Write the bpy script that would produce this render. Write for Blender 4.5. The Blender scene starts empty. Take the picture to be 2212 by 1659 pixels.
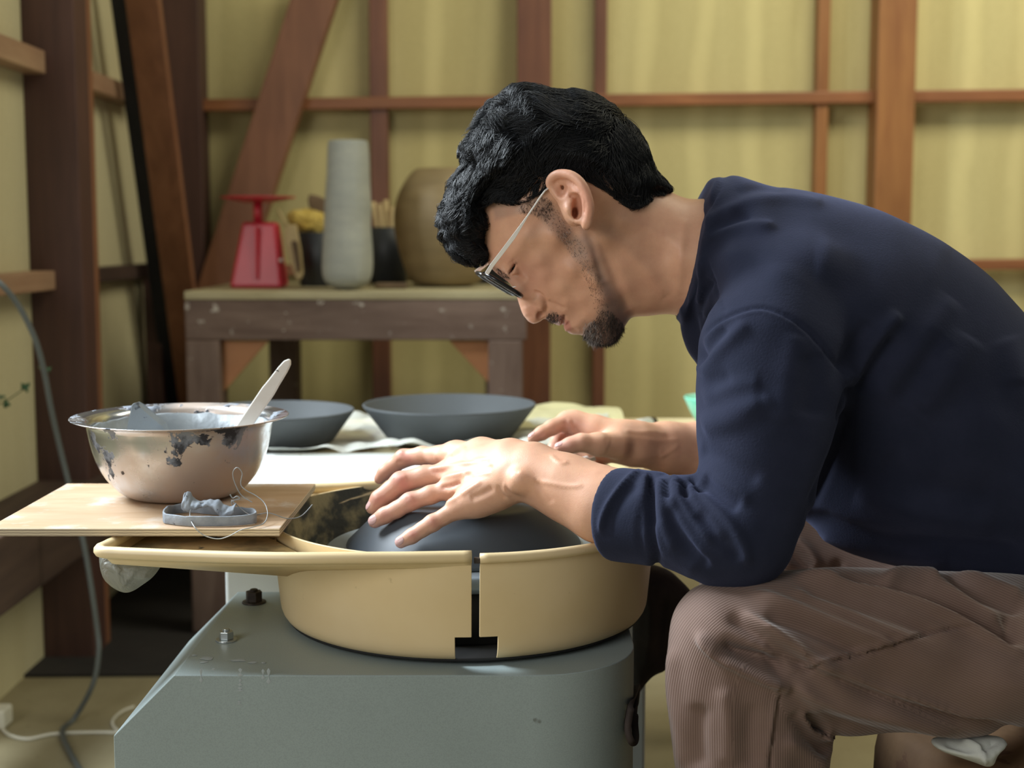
import bpy, math, random
import numpy as np
import openvdb
from mathutils import Vector, Matrix

# ------------------------------------------------------------------ camera
SC = bpy.context.scene
COL = SC.collection
H = 0.86                      # camera height above the floor
PITCH = math.radians(6.1)
F = 3000.0                    # focal length in photo pixels
cam_d = bpy.data.cameras.new('camera')
cam = bpy.data.objects.new('camera', cam_d); COL.objects.link(cam)
cam.location = (0, 0, H); cam.rotation_euler = (math.pi/2 - PITCH, 0, 0)
cam_d.sensor_width = 36; cam_d.lens = F/2212*36
cam_d.clip_start = 0.05; cam_d.clip_end = 60
cam_d.dof.use_dof = True; cam_d.dof.focus_distance = 1.33; cam_d.dof.aperture_fstop = 5.0
SC.camera = cam
# ------------------------------------------------------------------ light
SC.view_settings.view_transform = 'Standard'
SC.view_settings.look = 'None'
SC.view_settings.exposure = 0.0
SC.view_settings.gamma = 1.0
SC.view_settings.use_curve_mapping = False
world = bpy.data.worlds.new('world'); SC.world = world; world.use_nodes = True
bg = world.node_tree.nodes['Background']
bg.inputs[0].default_value = (0.84, 0.87, 0.80, 1); bg.inputs[1].default_value = 0.20

def area(name, loc, target, sx, sy, power, col):
    d = bpy.data.lights.new(name, 'AREA'); d.shape = 'RECTANGLE'; d.size = sx; d.size_y = sy
    d.energy = power; d.color = col
    o = bpy.data.objects.new(name, d); COL.objects.link(o); o.location = loc
    o.rotation_euler = (Vector(target)-Vector(loc)).to_track_quat('-Z', 'Y').to_euler()
    return o
area('window_daylight', (-1.55, 1.95, 1.95), (0.1, 1.40, 0.66), 1.0, 1.0, 125, (0.84, 0.93, 1.0))
area('doorway_daylight', (-1.6, -0.9, 1.7), (0.2, 1.5, 0.7), 1.4, 1.4, 34, (1.0, 0.97, 0.93))
area('skylight', (1.7, 2.3, 2.9), (1.5, 3.6, 1.3), 2.4, 0.8, 62, (1.0, 0.95, 0.74))

# ------------------------------------------------------------------ helpers
cp, sp_ = math.cos(PITCH), math.sin(PITCH)
def P(px, py, Y):
    """world point seen at photo pixel (px,py) at depth Y"""
    a = (px-1106.0)/F; b = (829.5-py)/F
    dy = cp + b*sp_; dz = -sp_ + b*cp
    t = Y/dy
    return Vector((a*t, Y, H + dz*t))
def proj(X, Y, Z):
    z = Z - H
    dep = Y*cp - z*sp_
    up = Y*sp_ + z*cp
    return 1106.0 + F*X/dep, 829.5 - F*up/dep
def A(*a): return np.array(P(*a))

def mesh_np(name, V, Q, mat=None, parent=None, smooth=True, attrs=None, tris=False):
    V = np.ascontiguousarray(V, dtype=np.float32); Q = np.ascontiguousarray(Q, dtype=np.int32)
    k = Q.shape[1]
    me = bpy.data.meshes.new(name)
    me.vertices.add(len(V)); me.vertices.foreach_set('co', V.ravel())
    me.loops.add(Q.size); me.loops.foreach_set('vertex_index', Q.ravel())
    me.polygons.add(len(Q))
    me.polygons.foreach_set('loop_start', np.arange(0, Q.size, k, dtype=np.int32))
    me.update(calc_edges=True)
    if smooth: me.polygons.foreach_set('use_smooth', np.ones(len(Q), dtype=bool))
    if attrs:
        for an, (kind, data) in attrs.items():
            at = me.attributes.new(an, kind, 'POINT')
            if kind == 'FLOAT': at.data.foreach_set('value', np.ascontiguousarray(data, dtype=np.float32))
            else: at.data.foreach_set('color', np.ascontiguousarray(data, dtype=np.float32).ravel())
    me.validate()
    o = bpy.data.objects.new(name, me); COL.objects.link(o)
    if mat: me.materials.append(mat)
    if parent: o.parent = parent
    return o
def tag(o, label=None, cat=None, group=None, kind=None):
    if label: o['label'] = label
    if cat: o['category'] = cat
    if group: o['group'] = group
    if kind: o['kind'] = kind
    return o
def empty(name, loc=(0, 0, 0)):
    o = bpy.data.objects.new(name, None); COL.objects.link(o); o.location = loc
    o.empty_display_size = 0.02
    return o
def reparent(child, root):
    child.parent = root
    child.matrix_parent_inverse = Matrix.Translation(-Vector(root.location))

# ---- materials
def mat(name, col=(.5, .5, .5), rough=.6, metal=0, **kw):
    m = bpy.data.materials.new(name); m.use_nodes = True
    b = m.node_tree.nodes['Principled BSDF']
    b.inputs['Base Color'].default_value = (*col, 1)
    b.inputs['Roughness'].default_value = rough
    b.inputs['Metallic'].default_value = metal
    for k, v in kw.items():
        b.inputs[k.replace('_', ' ')].default_value = v
    return m
class NT:
    def __init__(s, m): s.m = m; s.t = m.node_tree; s.b = s.t.nodes['Principled BSDF']
    def n(s, typ, **kw):
        nd = s.t.nodes.new(typ)
        for k, v in kw.items():
            if k.startswith('i_'):
                key = k[2:]; key = int(key) if key.isdigit() else key.replace('_', ' ')
                nd.inputs[key].default_value = v
            else: setattr(nd, k, v)
        return nd
    def l(s, a, b): s.t.links.new(a, b)
    def coord(s, scale=(1, 1, 1), rot=(0, 0, 0), kind='Object'):
        tc = s.n('ShaderNodeTexCoord'); mp = s.n('ShaderNodeMapping')
        mp.inputs['Scale'].default_value = scale; mp.inputs['Rotation'].default_value = rot
        s.l(tc.outputs[kind], mp.inputs[0]); return mp.outputs[0]
    def noise(s, vec, scale, detail=5, rough=.55, dist=0):
        nd = s.n('ShaderNodeTexNoise', i_Scale=scale, i_Detail=detail, i_Roughness=rough, i_Distortion=dist)
        s.l(vec, nd.inputs['Vector']); return nd.outputs['Fac']
    def ramp(s, fac, stops):
        r = s.n('ShaderNodeValToRGB'); e = r.color_ramp.elements
        while len(e) < len(stops): e.new(0.5)
        for el, (p, c) in zip(e, stops):
            el.position = p; el.color = (*c, 1) if len(c) == 3 else c
        s.l(fac, r.inputs[0]); return r.outputs[0]
    def mix(s, fac, a, b, blend='MIX'):
        m = s.n('ShaderNodeMix', data_type='RGBA', blend_type=blend)
        for sock, v in ((m.inputs[0], fac), (m.inputs[6], a), (m.inputs[7], b)):
            if hasattr(v, 'links'): s.l(v, sock)
            elif isinstance(v, (int, float)): sock.default_value = v
            else: sock.default_value = (*v, 1)
        return m.outputs[2]
    def math(s, op, a, b=None):
        m = s.n('ShaderNodeMath', operation=op)
        for i, v in enumerate((a, b)):
            if v is None: continue
            if hasattr(v, 'links'): s.l(v, m.inputs[i])
            else: m.inputs[i].default_value = v
        return m.outputs[0]
    def bump(s, h, strength=.3, dist=.002):
        b = s.n('ShaderNodeBump', i_Strength=strength, i_Distance=dist); s.l(h, b.inputs['Height'])
        s.l(b.outputs[0], s.b.inputs['Normal']); return b
    def base(s, c): s.l(c, s.b.inputs['Base Color'])
def speckled(name, c1, c2, scale=20, rough=.7, bump=.2, bd=.002, stretch=(1, 1, 1), lo=.35, hi=.65, metal=0, extra=None, dist=0):
    m = mat(name, c1, rough, metal); t = NT(m); v = t.coord(stretch)
    n = t.noise(v, scale, dist=dist); c = t.ramp(n, [(lo, c1), (hi, c2)])
    if extra:   # (scale, threshold, colour)
        n2 = t.noise(v, extra[0], 8, .6); f = t.ramp(n2, [(extra[1], (0, 0, 0)), (extra[1]+.03, (1, 1, 1))])
        c = t.mix(f, c, extra[2])
    t.base(c)
    if bump: t.bump(t.noise(v, scale*3), bump, bd)
    return m

# ---- signed fields
def smin(a, b, k):
    if k <= 0: return np.minimum(a, b)
    h = np.maximum(k-np.abs(a-b), 0)/k
    return np.minimum(a, b) - h*h*k*.25
def smax(a, b, k): return -smin(-a, -b, k)
def seg(a, b, ra, rb, n=None, s=1.0):
    a = np.asarray(a, float); b = np.asarray(b, float); ab = b-a; L = max(float(ab@ab), 1e-12)
    if n is not None: n = np.asarray(n, float); n = n/np.linalg.norm(n)
    def f(p):
        q = p-a; t = np.clip(q@ab/L, 0, 1)
        q = q - t[:, None]*ab
        if n is not None: q = q + np.outer(q@n*(s-1), n)
        return np.sqrt((q*q).sum(1)) - (ra+t*(rb-ra))
    return f
def ell(c, r, R=None):
    c = np.asarray(c, float); r = np.asarray(r, float)
    def f(p):
        q = p-c
        if R is not None: q = q@R
        k0 = np.sqrt(((q/r)**2).sum(1)); k1 = np.sqrt(((q/r**2)**2).sum(1))+1e-9
        return k0*(k0-1)/k1
    return f
class Body:
    def __init__(s): s.ops = []
    def u(s, f, k=.01): s.ops.append(('u', f, k)); return s
    def sub(s, f, k=.004): s.ops.append(('s', f, k)); return s
    def isect(s, f, k=.004): s.ops.append(('i', f, k)); return s
    def chain(s, pts, k=.01, kk=None, **kw):
        for i in range(len(pts)-1):
            (a, ra), (b, rb) = pts[i], pts[i+1]
            s.u(seg(a, b, ra, rb, **kw), k if i == 0 else (kk or k))
        return s
    def eval(s, p, act=None):
        d = None
        for i, (o, f, k) in enumerate(s.ops):
            if act is not None and not act[i]: continue
            v = f(p)
            if d is None: d = v if o == 'u' else np.full(len(p), 1.)
            elif o == 'u': d = smin(d, v, k)
            elif o == 's': d = smax(d, -v, k)
            else: d = smax(d, v, k)
        return d
    def mesh(s, lo, hi, h, B=16):
        lo = np.array(lo, float); hi = np.array(hi, float)
        nb = np.ceil((hi-lo)/(h*B)).astype(int)
        arr = np.full(nb*B, 3*h, dtype=np.float32)
        bc = np.stack(np.meshgrid(*[np.arange(n) for n in nb], indexing='ij'), -1).reshape(-1, 3)
        cen = lo + (bc*B + B/2 - .5)*h
        rb = B*h*.87
        vals = [f(cen) for _, f, _ in s.ops]
        tot = None; um = None
        for (o, _, k), v in zip(s.ops, vals):
            if tot is None: tot = v.copy(); um = v.copy()
            elif o == 'u': tot = smin(tot, v, k); um = np.minimum(um, v)
            elif o == 's': tot = smax(tot, -v, k)
            else: tot = smax(tot, v, k)
        near = np.abs(tot) < rb*1.5 + .004
        g = np.stack(np.meshgrid(*[np.arange(B)]*3, indexing='ij'), -1).reshape(-1, 3)
        for i in range(len(bc)):
            sl = tuple(slice(b*B, b*B+B) for b in bc[i])
            if not near[i]:
                if tot[i] < 0: arr[sl] = -3*h
                continue
            act = []
            for (o, _, k), v in zip(s.ops, vals):
                if o == 'u': act.append(v[i] < um[i] + 2.2*rb + 2*k)
                elif o == 's': act.append(v[i] < rb*1.6+.004+k)
                else: act.append(v[i] > -(rb*1.6+.004+k))
            p = lo + (bc[i]*B + g)*h
            arr[sl] = np.clip(s.eval(p, act), -3*h, 3*h).reshape(B, B, B)
        gr = openvdb.FloatGrid(3*h); gr.copyFromArray(arr)
        V, Q = gr.convertToQuads(0.0)
        return V*h + lo, np.ascontiguousarray(Q)

def chaikin(P_, n=2, closed=True):
    P_ = np.asarray(P_, float)
    for _ in range(n):
        nx = np.roll(P_, -1, 0) if closed else P_[1:]
        c = P_ if closed else P_[:-1]
        a = .75*c+.25*nx; b = .25*c+.75*nx
        q = np.empty((len(a)*2, P_.shape[1])); q[0::2] = a; q[1::2] = b
        if not closed: q = np.vstack([P_[:1], q, P_[-1:]])
        P_ = q
    return P_
def polydist(X, Y, poly, closed=True):
    d = np.full(X.shape, 1e18); ins = np.zeros(X.shape, bool)
    n = len(poly)
    for i in range(n if closed else n-1):
        ax, ay = poly[i]; bx, by = poly[(i+1) % n]
        ex, ey = bx-ax, by-ay; L = ex*ex+ey*ey+1e-12
        t = np.clip(((X-ax)*ex+(Y-ay)*ey)/L, 0, 1)
        d = np.minimum(d, (X-ax-t*ex)**2+(Y-ay-t*ey)**2)
        if closed:
            c = ((ay > Y) != (by > Y))
            with np.errstate(divide='ignore', invalid='ignore'):
                ins ^= c & (X < (bx-ax)*(Y-ay)/(by-ay+1e-30)+ax)
    d = np.sqrt(d)
    return np.where(ins, d, -d) if closed else d
def blur(a, n):
    for _ in range(n):
        p = np.pad(a, 1, mode='edge')
        a = (p[:-2, 1:-1]+p[2:, 1:-1]+p[1:-1, :-2]+p[1:-1, 2:]+4*a)/8
    return a
def idw(X, Y, pts, p=3.0, eps=14.0):
    num = np.zeros(X.shape); den = np.zeros(X.shape)
    for x, y, w in pts:
        k = 1/((X-x)**2+(Y-y)**2+eps*eps)**(p/2)
        num += k*w; den += k
    return num/den
class Grid2:
    """2D map over photo pixels in the plane at depth Yc, sampled bilinearly"""
    def __init__(s, data, x0, y0, st): s.d = data; s.x0 = x0; s.y0 = y0; s.st = st
    def __call__(s, u, v):
        ny, nx = s.d.shape
        fx = np.clip((u-s.x0)/s.st, 0, nx-1.001); fy = np.clip((v-s.y0)/s.st, 0, ny-1.001)
        ix = fx.astype(int); iy = fy.astype(int); fx -= ix; fy -= iy
        d = s.d
        return (d[iy, ix]*(1-fx)+d[iy, ix+1]*fx)*(1-fy)+(d[iy+1, ix]*(1-fx)+d[iy+1, ix+1]*fx)*fy
def plane_uv(p, Yc): return proj(p[:, 0], Yc, p[:, 2])
def inflate(poly, Yc, wpts, bl=4, st=2.0, pad=60, rot=0.0, piv=None, ysh=None, ch=2, rscale=1.0, p=3.0, eps=14.0, extra=None, wbl=3):
    """a rounded solid whose side outline is poly (photo pixels in the plane Yc) and whose half widths are wpts"""
    poly = chaikin(poly, ch)
    x0, y0 = poly.min(0)-pad; x1, y1 = poly.max(0)+pad
    X, Y = np.meshgrid(np.arange(x0, x1, st), np.arange(y0, y1, st))
    mpp = Yc/F
    s = polydist(X, Y, poly)*mpp
    W = blur(idw(X, Y, wpts, p, eps), wbl)
    R = W*rscale
    u = np.minimum(s/R, 1.0)
    g = W*W*(2*u-np.where(u > 0, u*u, 0))
    if extra is not None: g = extra(X, Y, g, s)
    g = blur(g, bl)
    gy, gx = np.gradient(g, st*mpp)
    G = Grid2(g, x0, y0, st); GG = Grid2(np.sqrt(gx*gx+gy*gy), x0, y0, st)
    c, sn = math.cos(rot), math.sin(rot)
    def f(q):
        if rot:
            dx = q[:, 0]-piv[0]; dy = q[:, 1]-piv[1]
            q = np.stack([piv[0]+dx*c+dy*sn, piv[1]-dx*sn+dy*c, q[:, 2]], 1)
        uu, vv = plane_uv(q, Yc)
        y = q[:, 1]-Yc
        if ysh is not None: y = y-ysh(q)
        cu = np.clip(uu, x0, x1); cv = np.clip(vv, y0, y1)
        out = np.hypot(uu-cu, vv-cv)*mpp
        g = G(cu, cv); gg = GG(cu, cv)
        return (y*y-g)/(np.sqrt(4*np.maximum(np.maximum(g, 0), y*y)+gg*gg)+1e-4) + out
    f.poly = poly; f.G = G
    return f
def normals(V, Q):
    n = np.zeros_like(V)
    fn = np.cross(V[Q[:, 2]]-V[Q[:, 0]], V[Q[:, 3]]-V[Q[:, 1]])
    for i in range(4): 
        for c in range(3): n[:, c] += np.bincount(Q[:, i], fn[:, c], len(V))
    l = np.linalg.norm(n, axis=1, keepdims=True); return n/np.maximum(l, 1e-12)
def strokes(V, Q, items, ymax=None, soft=.25):
    """raise (+) or sink (-) the surface along drawn lines: (points px, width px, height m[, ylo, yhi])"""
    N = normals(V, Q); u, v = proj(V[:, 0], V[:, 1], V[:, 2])
    face = np.clip((-N[:, 1]+.15)/soft, 0, 1)
    D = np.zeros(len(V))
    for it in items:
        pts, w, a = it[:3]; lo, hi = (it[3], it[4]) if len(it) > 4 else (0, 9)
        pts = chaikin(pts, 2, closed=False) if len(pts) > 2 else np.array(pts, float)
        m = (u > pts[:, 0].min()-3*w) & (u < pts[:, 0].max()+3*w) & (v > pts[:, 1].min()-3*w) & (v < pts[:, 1].max()+3*w) & (face > 0) & (V[:, 1] > lo) & (V[:, 1] < hi)
        if not m.any(): continue
        uu, vv = u[m], v[m]
        best = np.full(len(uu), 1e18); tt = np.zeros(len(uu)); n = len(pts)-1
        for i in range(n):
            ax, ay = pts[i]; ex, ey = pts[i+1]-pts[i]; L = ex*ex+ey*ey+1e-9
            t = np.clip(((uu-ax)*ex+(vv-ay)*ey)/L, 0, 1)
            d = (uu-ax-t*ex)**2+(vv-ay-t*ey)**2
            k = d < best; best[k] = d[k]; tt[k] = (i+t[k])/n
        fade = np.clip(np.minimum(tt, 1-tt)*5+.15, 0, 1)
        D[m] += a*np.exp(-best/(w*w))*fade*face[m]
    return V + N*D[:, None]
def relax(V, Q, n, k=.5):
    e = np.concatenate([Q[:, [0, 1]], Q[:, [1, 2]], Q[:, [2, 3]], Q[:, [3, 0]]])
    deg = np.bincount(e[:, 0], minlength=len(V))+np.bincount(e[:, 1], minlength=len(V))
    for _ in range(n):
        s = np.stack([np.bincount(e[:, 0], V[e[:, 1], c], len(V))+np.bincount(e[:, 1], V[e[:, 0], c], len(V)) for c in range(3)], 1)
        V = V*(1-k)+k*s/np.maximum(deg, 1)[:, None]
    return V
def paint(V, base, items):
    """albedo regions: (cx,cy,rx,ry,ang,colour,strength[,ylo,yhi]) or ('line',pts,w,colour,strength[,ylo,yhi])"""
    u, v = proj(V[:, 0], V[:, 1], V[:, 2])
    C = np.tile(np.array([*base, 1.0]), (len(V), 1))
    for it in items:
        if it[0] == 'line':
            _, pts, w, col, st = it[:5]; r = it[5:]
            pts = np.array(pts, float); d = np.abs(polydist(u, v, pts, closed=False))/w
        elif it[0] == 'poly':
            _, pts, w, col, st = it[:5]; r = it[5:]
            s = polydist(u, v, np.array(pts, float)); d = None
            k = st*np.clip(.5+s/w, 0, 1)
        else:
            cx, cy, rx, ry, an, col, st = it[:7]; r = it[7:]
            a = math.radians(an); dx = u-cx; dy = v-cy
            d = np.hypot((dx*math.cos(a)+dy*math.sin(a))/rx, (-dx*math.sin(a)+dy*math.cos(a))/ry)
        if d is not None: k = st*np.exp(-d*d)
        if r: k = k*((V[:, 1] > r[0]) & (V[:, 1] < r[1]))
        C[:, :3] = C[:, :3]*(1-k[:, None]) + np.array(col)*k[:, None]
    return C
def tube(name, pts, rad, m, parent=None, res=6, cyclic=False, smooth=True):
    """one mesh tube through points; rad scalar or list"""
    pts = [Vector(p) for p in pts]; n = len(pts)
    rad = [rad]*n if not hasattr(rad, '__len__') else rad
    V = []; nrm = None
    for i in range(n):
        a = pts[(i-1) % n] if (cyclic or i) else pts[0]; b = pts[(i+1) % n] if (cyclic or i < n-1) else pts[-1]
        t = (b-a).normalized()
        if nrm is None:
            nrm = t.orthogonal().normalized()
        nrm = (nrm - t*nrm.dot(t)).normalized(); bn = t.cross(nrm)
        for k in range(res):
            an = 2*math.pi*k/res
            V.append(pts[i] + (nrm*math.cos(an)+bn*math.sin(an))*rad[i])
    Fc = []
    for i in range(n if cyclic else n-1):
        for k in range(res):
            j = (i+1) % n
            Fc.append((i*res+k, i*res+(k+1) % res, j*res+(k+1) % res, j*res+k))
    if not cyclic: Fc += [tuple(range(res))[::-1], tuple((n-1)*res+k for k in range(res))]
    return mesh(name, V, Fc, m, parent, smooth)
def mesh(name, V, Fc, m=None, parent=None, smooth=False, bevel=0, seg_=2, subd=0):
    me = bpy.data.meshes.new(name); me.from_pydata([tuple(v) for v in V], [], Fc); me.update()
    o = bpy.data.objects.new(name, me); COL.objects.link(o)
    if smooth: me.polygons.foreach_set('use_smooth', [True]*len(me.polygons))
    if m: me.materials.append(m)
    if parent: o.parent = parent
    if bevel:
        b = o.modifiers.new('bevel', 'BEVEL'); b.width = bevel; b.segments = seg_; b.limit_method = 'ANGLE'; b.angle_limit = .6
        b.harden_normals = False
    if subd:
        b = o.modifiers.new('sub', 'SUBSURF'); b.levels = subd; b.render_levels = subd
    return o
def crsp(pts, n=8):
    """Catmull-Rom through points"""
    pts = [np.array(p, float) for p in pts]; out = []
    for i in range(len(pts)-1):
        p0 = pts[max(i-1, 0)]; p1 = pts[i]; p2 = pts[i+1]; p3 = pts[min(i+2, len(pts)-1)]
        for k in range(n):
            t = k/n
            out.append(.5*((2*p1)+(-p0+p2)*t+(2*p0-5*p1+4*p2-p3)*t*t+(-p0+3*p1-3*p2+p3)*t**3))
    out.append(pts[-1]); return out
def boxv(x0, x1, y0, y1, z0, z1):
    return [(x, y, z) for z in (z0, z1) for y in (y0, y1) for x in (x0, x1)], [(0, 2, 3, 1), (4, 5, 7, 6), (0, 1, 5, 4), (2, 6, 7, 3), (0, 4, 6, 2), (1, 3, 7, 5)]
def box(name, x0, x1, y0, y1, z0, z1, m, parent=None, bevel=.003):
    V, Fc = boxv(x0, x1, y0, y1, z0, z1)
    return mesh(name, V, Fc, m, parent, bevel=bevel)
def prism(name, poly, d, m, parent=None, bevel=.002, smooth=False):
    """extrude polygon of 3D points by vector d"""
    n = len(poly); d = Vector(d); poly = [Vector(p) for p in poly]
    V = poly + [p+d for p in poly]
    nr = Vector((0, 0, 0))
    for i in range(n): nr += poly[i].cross(poly[(i+1) % n])
    Fc = [tuple(range(n)), tuple(range(2*n-1, n-1, -1))]+[(i, i+n, (i+1) % n+n, (i+1) % n) for i in range(n)]
    if nr.dot(d) > 0: Fc = [f[::-1] for f in Fc]
    return mesh(name, V, Fc, m, parent, bevel=bevel, smooth=smooth)
def beam(name, a, b, w, t, m, parent=None, up=(0, 1, 0), bevel=.003):
    """rectangular timber from a to b; w across, t along 'up'"""
    a = Vector(a); b = Vector(b); ax = (b-a).normalized(); u = Vector(up); u = (u-ax*u.dot(ax)).normalized(); s = ax.cross(u)
    V = [e+s*(sx*w/2)+u*(sy*t/2) for e in (a, b) for sx, sy in ((-1, -1), (1, -1), (1, 1), (-1, 1))]
    Fc = [(0, 3, 2, 1), (4, 5, 6, 7)]+[(i, (i+1) % 4, (i+1) % 4+4, i+4) for i in range(4)]
    return mesh(name, V, Fc, m, parent, bevel=bevel)
def lathe(name, prof, c, m, parent=None, n=96, a0=0, a1=2*math.pi, wob=None, smooth=True):
    """revolve (r,z) profile about vertical axis at c"""
    full = abs(a1-a0-2*math.pi) < 1e-6; k = n if full else n+1
    V = []
    for i in range(k):
        a = a0+(a1-a0)*i/n
        for r, z in prof:
            q = (r*math.cos(a), r*math.sin(a), z)
            if wob: q = wob(a, r, z)
            V.append((c[0]+q[0], c[1]+q[1], c[2]+q[2]))
    p = len(prof); Fc = []
    for i in range(n):
        j = (i+1) % k
        for q in range(p-1): Fc.append((i*p+q, j*p+q, j*p+q+1, i*p+q+1))
    return mesh(name, V, Fc, m, parent, smooth=smooth)
# ================================================================== SETTING
def struct(o): o['kind'] = 'structure'; return o
def floor_z(px, py):
    """world point on the floor seen at a pixel"""
    q = P(px, py, 1.0); c0 = Vector((0, 0, H)); d = q-c0; return c0+d*(-H/d.z)
m_floor = mat('concrete', (.42, .37, .22), .75); t = NT(m_floor); v = t.coord()
c = t.ramp(t.noise(v, 3, 6, .6), [(.3, (.20, .165, .09)), (.7, (.31, .27, .16))])
c = t.mix(t.ramp(t.noise(v, 45, 4), [(.62, (0, 0, 0)), (.70, (.6, .6, .6))]), c, (.16, .13, .07))
t.base(c); t.bump(t.noise(v, 60), .3, .003)
m_floor_dark = mat('near_black_floor', (.035, .028, .022), .9); t = NT(m_floor_dark); v = t.coord(); t.base(t.ramp(t.noise(v, 8), [(.3, (.012, .010, .009)), (.7, (.022, .018, .016))])); t.bump(t.noise(v, 40), .4, .006)
def wood(name, c1, c2, rough=.6, grain=(1, 1, 12), scale=14, bump=.15, spots=None):
    m = mat(name, c1, rough); t = NT(m); v = t.coord(grain)
    n = t.noise(v, scale, 6, .6, .6); c = t.ramp(n, [(.32, c1), (.68, c2)])
    v2 = t.coord(); n2 = t.noise(v2, 3, 3); c = t.mix(t.ramp(n2, [(.35, (0, 0, 0)), (.7, (.45, .45, .45))]), c, tuple(x*.55 for x in c1))
    if spots: 
        n3 = t.noise(v2, spots[0], 6, .7); c = t.mix(t.ramp(n3, [(spots[1], (0, 0, 0)), (spots[1]+.04, (1, 1, 1))]), c, spots[2])
    t.base(c); t.bump(n, bump, .002); return m
WZ = (14, 14, 1.2); WX = (1.2, 14, 14); WY = (14, 1.2, 14)
m_post = wood('stained_post', (.14, .050, .027), (.22, .088, .044), .5, WZ, 2.5)
m_postd = wood('dark_post', (.065, .028, .022), (.10, .045, .034), .6, WZ, 2.5)
m_posto = wood('orange_post', (.25, .095, .028), (.36, .16, .05), .5, WZ, 2.5)
m_railx = wood('rail_wood', (.22, .080, .030), (.34, .135, .050), .5, WX, 2.5)
m_raily = wood('pale_rail_wood', (.30, .17, .10), (.42, .27, .16), .6, WY, 2.5)
m_sill = wood('sill_wood', (.045, .024, .018), (.085, .05, .035), .7, WY, 2.5)
m_shadestrip = wood('black_shade_strip', (.010, .010, .013), (.02, .02, .024), .8, WZ, 2.5)
m_brace = wood('brace_wood', (.20, .080, .038), (.30, .130, .065), .5, WZ, 2.5)
# panels: thin yellowish boards
def panel_mat(name, c1, c2, stripes):
    m = mat(name, c1, .75); t = NT(m); v = t.coord((1, 1, .12)); n = t.noise(v, 5, 5, .6); c = t.ramp(n, [(.3, c1), (.7, c2)])
    v2 = t.coord(); c = t.mix(t.ramp(t.noise(v2, 260, 2), [(.45, (0, 0, 0)), (.6, (.22, .22, .22))]), c, tuple(x*.7 for x in c1))
    if stripes:
        w = t.n('ShaderNodeTexWave', i_Scale=2.2, i_Distortion=2.5, i_Detail=3, bands_direction='X'); t.l(v2, w.inputs[0])
        c = t.mix(t.ramp(w.outputs[0], [(.6, (0, 0, 0)), (1, (.4, .4, .4))]), c, tuple(min(x*1.25, 1) for x in c2))
    t.base(c); t.bump(t.noise(v2, 220, 2), .15, .001); return m
m_wallb = panel_mat('wall_board_yellow', (.47, .40, .175), (.58, .51, .245), True)
m_walll = panel_mat('wall_board_cream', (.52, .46, .27), (.62, .56, .35), False)

YW = 3.74; XL = -.955
struct(mesh('floor', [(-3, -2.0, 0), (3.5, -2.0, 0), (3.5, 4.2, 0), (-3, 4.2, 0)], [(0, 1, 2, 3)], m_floor))
ef = struct(mesh('floor', *(lambda V: (V, [(4, 5, 6, 7), (0, 1, 5, 4), (1, 2, 6, 5), (2, 3, 7, 6), (3, 0, 4, 7)]))([(x, y, z) for z in (.0, .006) for x, y in ((XL, 2.64), (.02, 2.66), (.02, YW), (XL, YW))]), m_floor_dark))  # thin near-black slab over the left rear of the floor
struct(box('wall_back', -1.1, 3.2, YW, YW+.03, 0, 2.8, m_wallb, bevel=0))
struct(box('wall_left', XL-.03, XL, 2.25, YW+.03, 0, 2.8, m_walll, bevel=0))
_tn = [0]
def trim(o):
    _tn[0] += 1; o.name = 'trim_%d' % _tn[0]; return struct(o)
ZT = 2.6
def vpost(pxl, pxr, py, yf, th, m, z0=0.0, z1=ZT, lean=0.0):
    a = P(pxl, py, yf).x; b = P(pxr, py, yf).x; c = (a+b)/2
    return trim(beam('trim', (c+lean*(z0-1), yf+th/2, z0), (c+lean*(z1-1), yf+th/2, z1), b-a, th, m))
# back wall timbers
vpost(349, 434, 300, YW-.10, .10, m_postd)                       # corner post
vpost(799, 838, 300, YW-.05, .05, m_post)
vpost(1117, 1191, 200, YW-.09, .09, m_posto if False else m_post)
vpost(1284, 1311, 200, YW-.05, .05, m_post)
vpost(1765, 1791, 200, YW-.05, .05, m_posto)
vpost(1893, 1976, 250, YW-.09, .09, m_posto)
vpost(2300, 2380, 250, YW-.09, .09, m_posto)
# diagonal brace on the back wall
a = P(700, -60, YW-.085); b = P(478, 620, YW-.085); b2 = a+(b-a)*1.75
trim(beam('trim', a, b2, .112, .05, m_brace))
# rails on the back wall (three levels)
def railb(x0, x1, py0, py1, h, m=m_railx):
    a = P(x0, py0, YW-.04); b = P(x1, py1, YW-.04); 
    return trim(beam('trim', a, b, .04, h, m, up=(0, 0, 1)))
railb(300, 3650, 230, 189, .031)
railb(300, 3650, 586, 559, .029)
railb(300, 3650, 1000, 984, .05)
trim(box('trim', XL, 3.0, YW-.10, YW, .0, .10, m_sill))
# left wall timbers
def lrail(z, h, y0, y1, w=.045, m=m_raily): return trim(box('trim', XL, XL+w, y0, y1, z-h/2, z+h/2, m))
zr1 = H+.357*abs(XL)-.005; zr2 = H-.088
lrail(zr1, .045, 2.0, 2.80); lrail(zr1, .042, 2.90, 3.45); lrail(zr1-.0, .04, 3.47, 3.64)
lrail(zr2, .038, 2.0, 2.83, .05); lrail(zr2, .034, 2.9, 3.64, .035, m_sill)
trim(beam('trim', (-.903, 2.80, 0), (-.903, 2.80, ZT), .104, .085, m_postd))
trim(box('trim', XL, -.852, 2.845, 2.875, 0, ZT, m_brace))
zs = H-.49
trim(box('trim', XL, XL+.12, 2.0, YW-.1, zs-.13, zs, m_sill))
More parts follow.
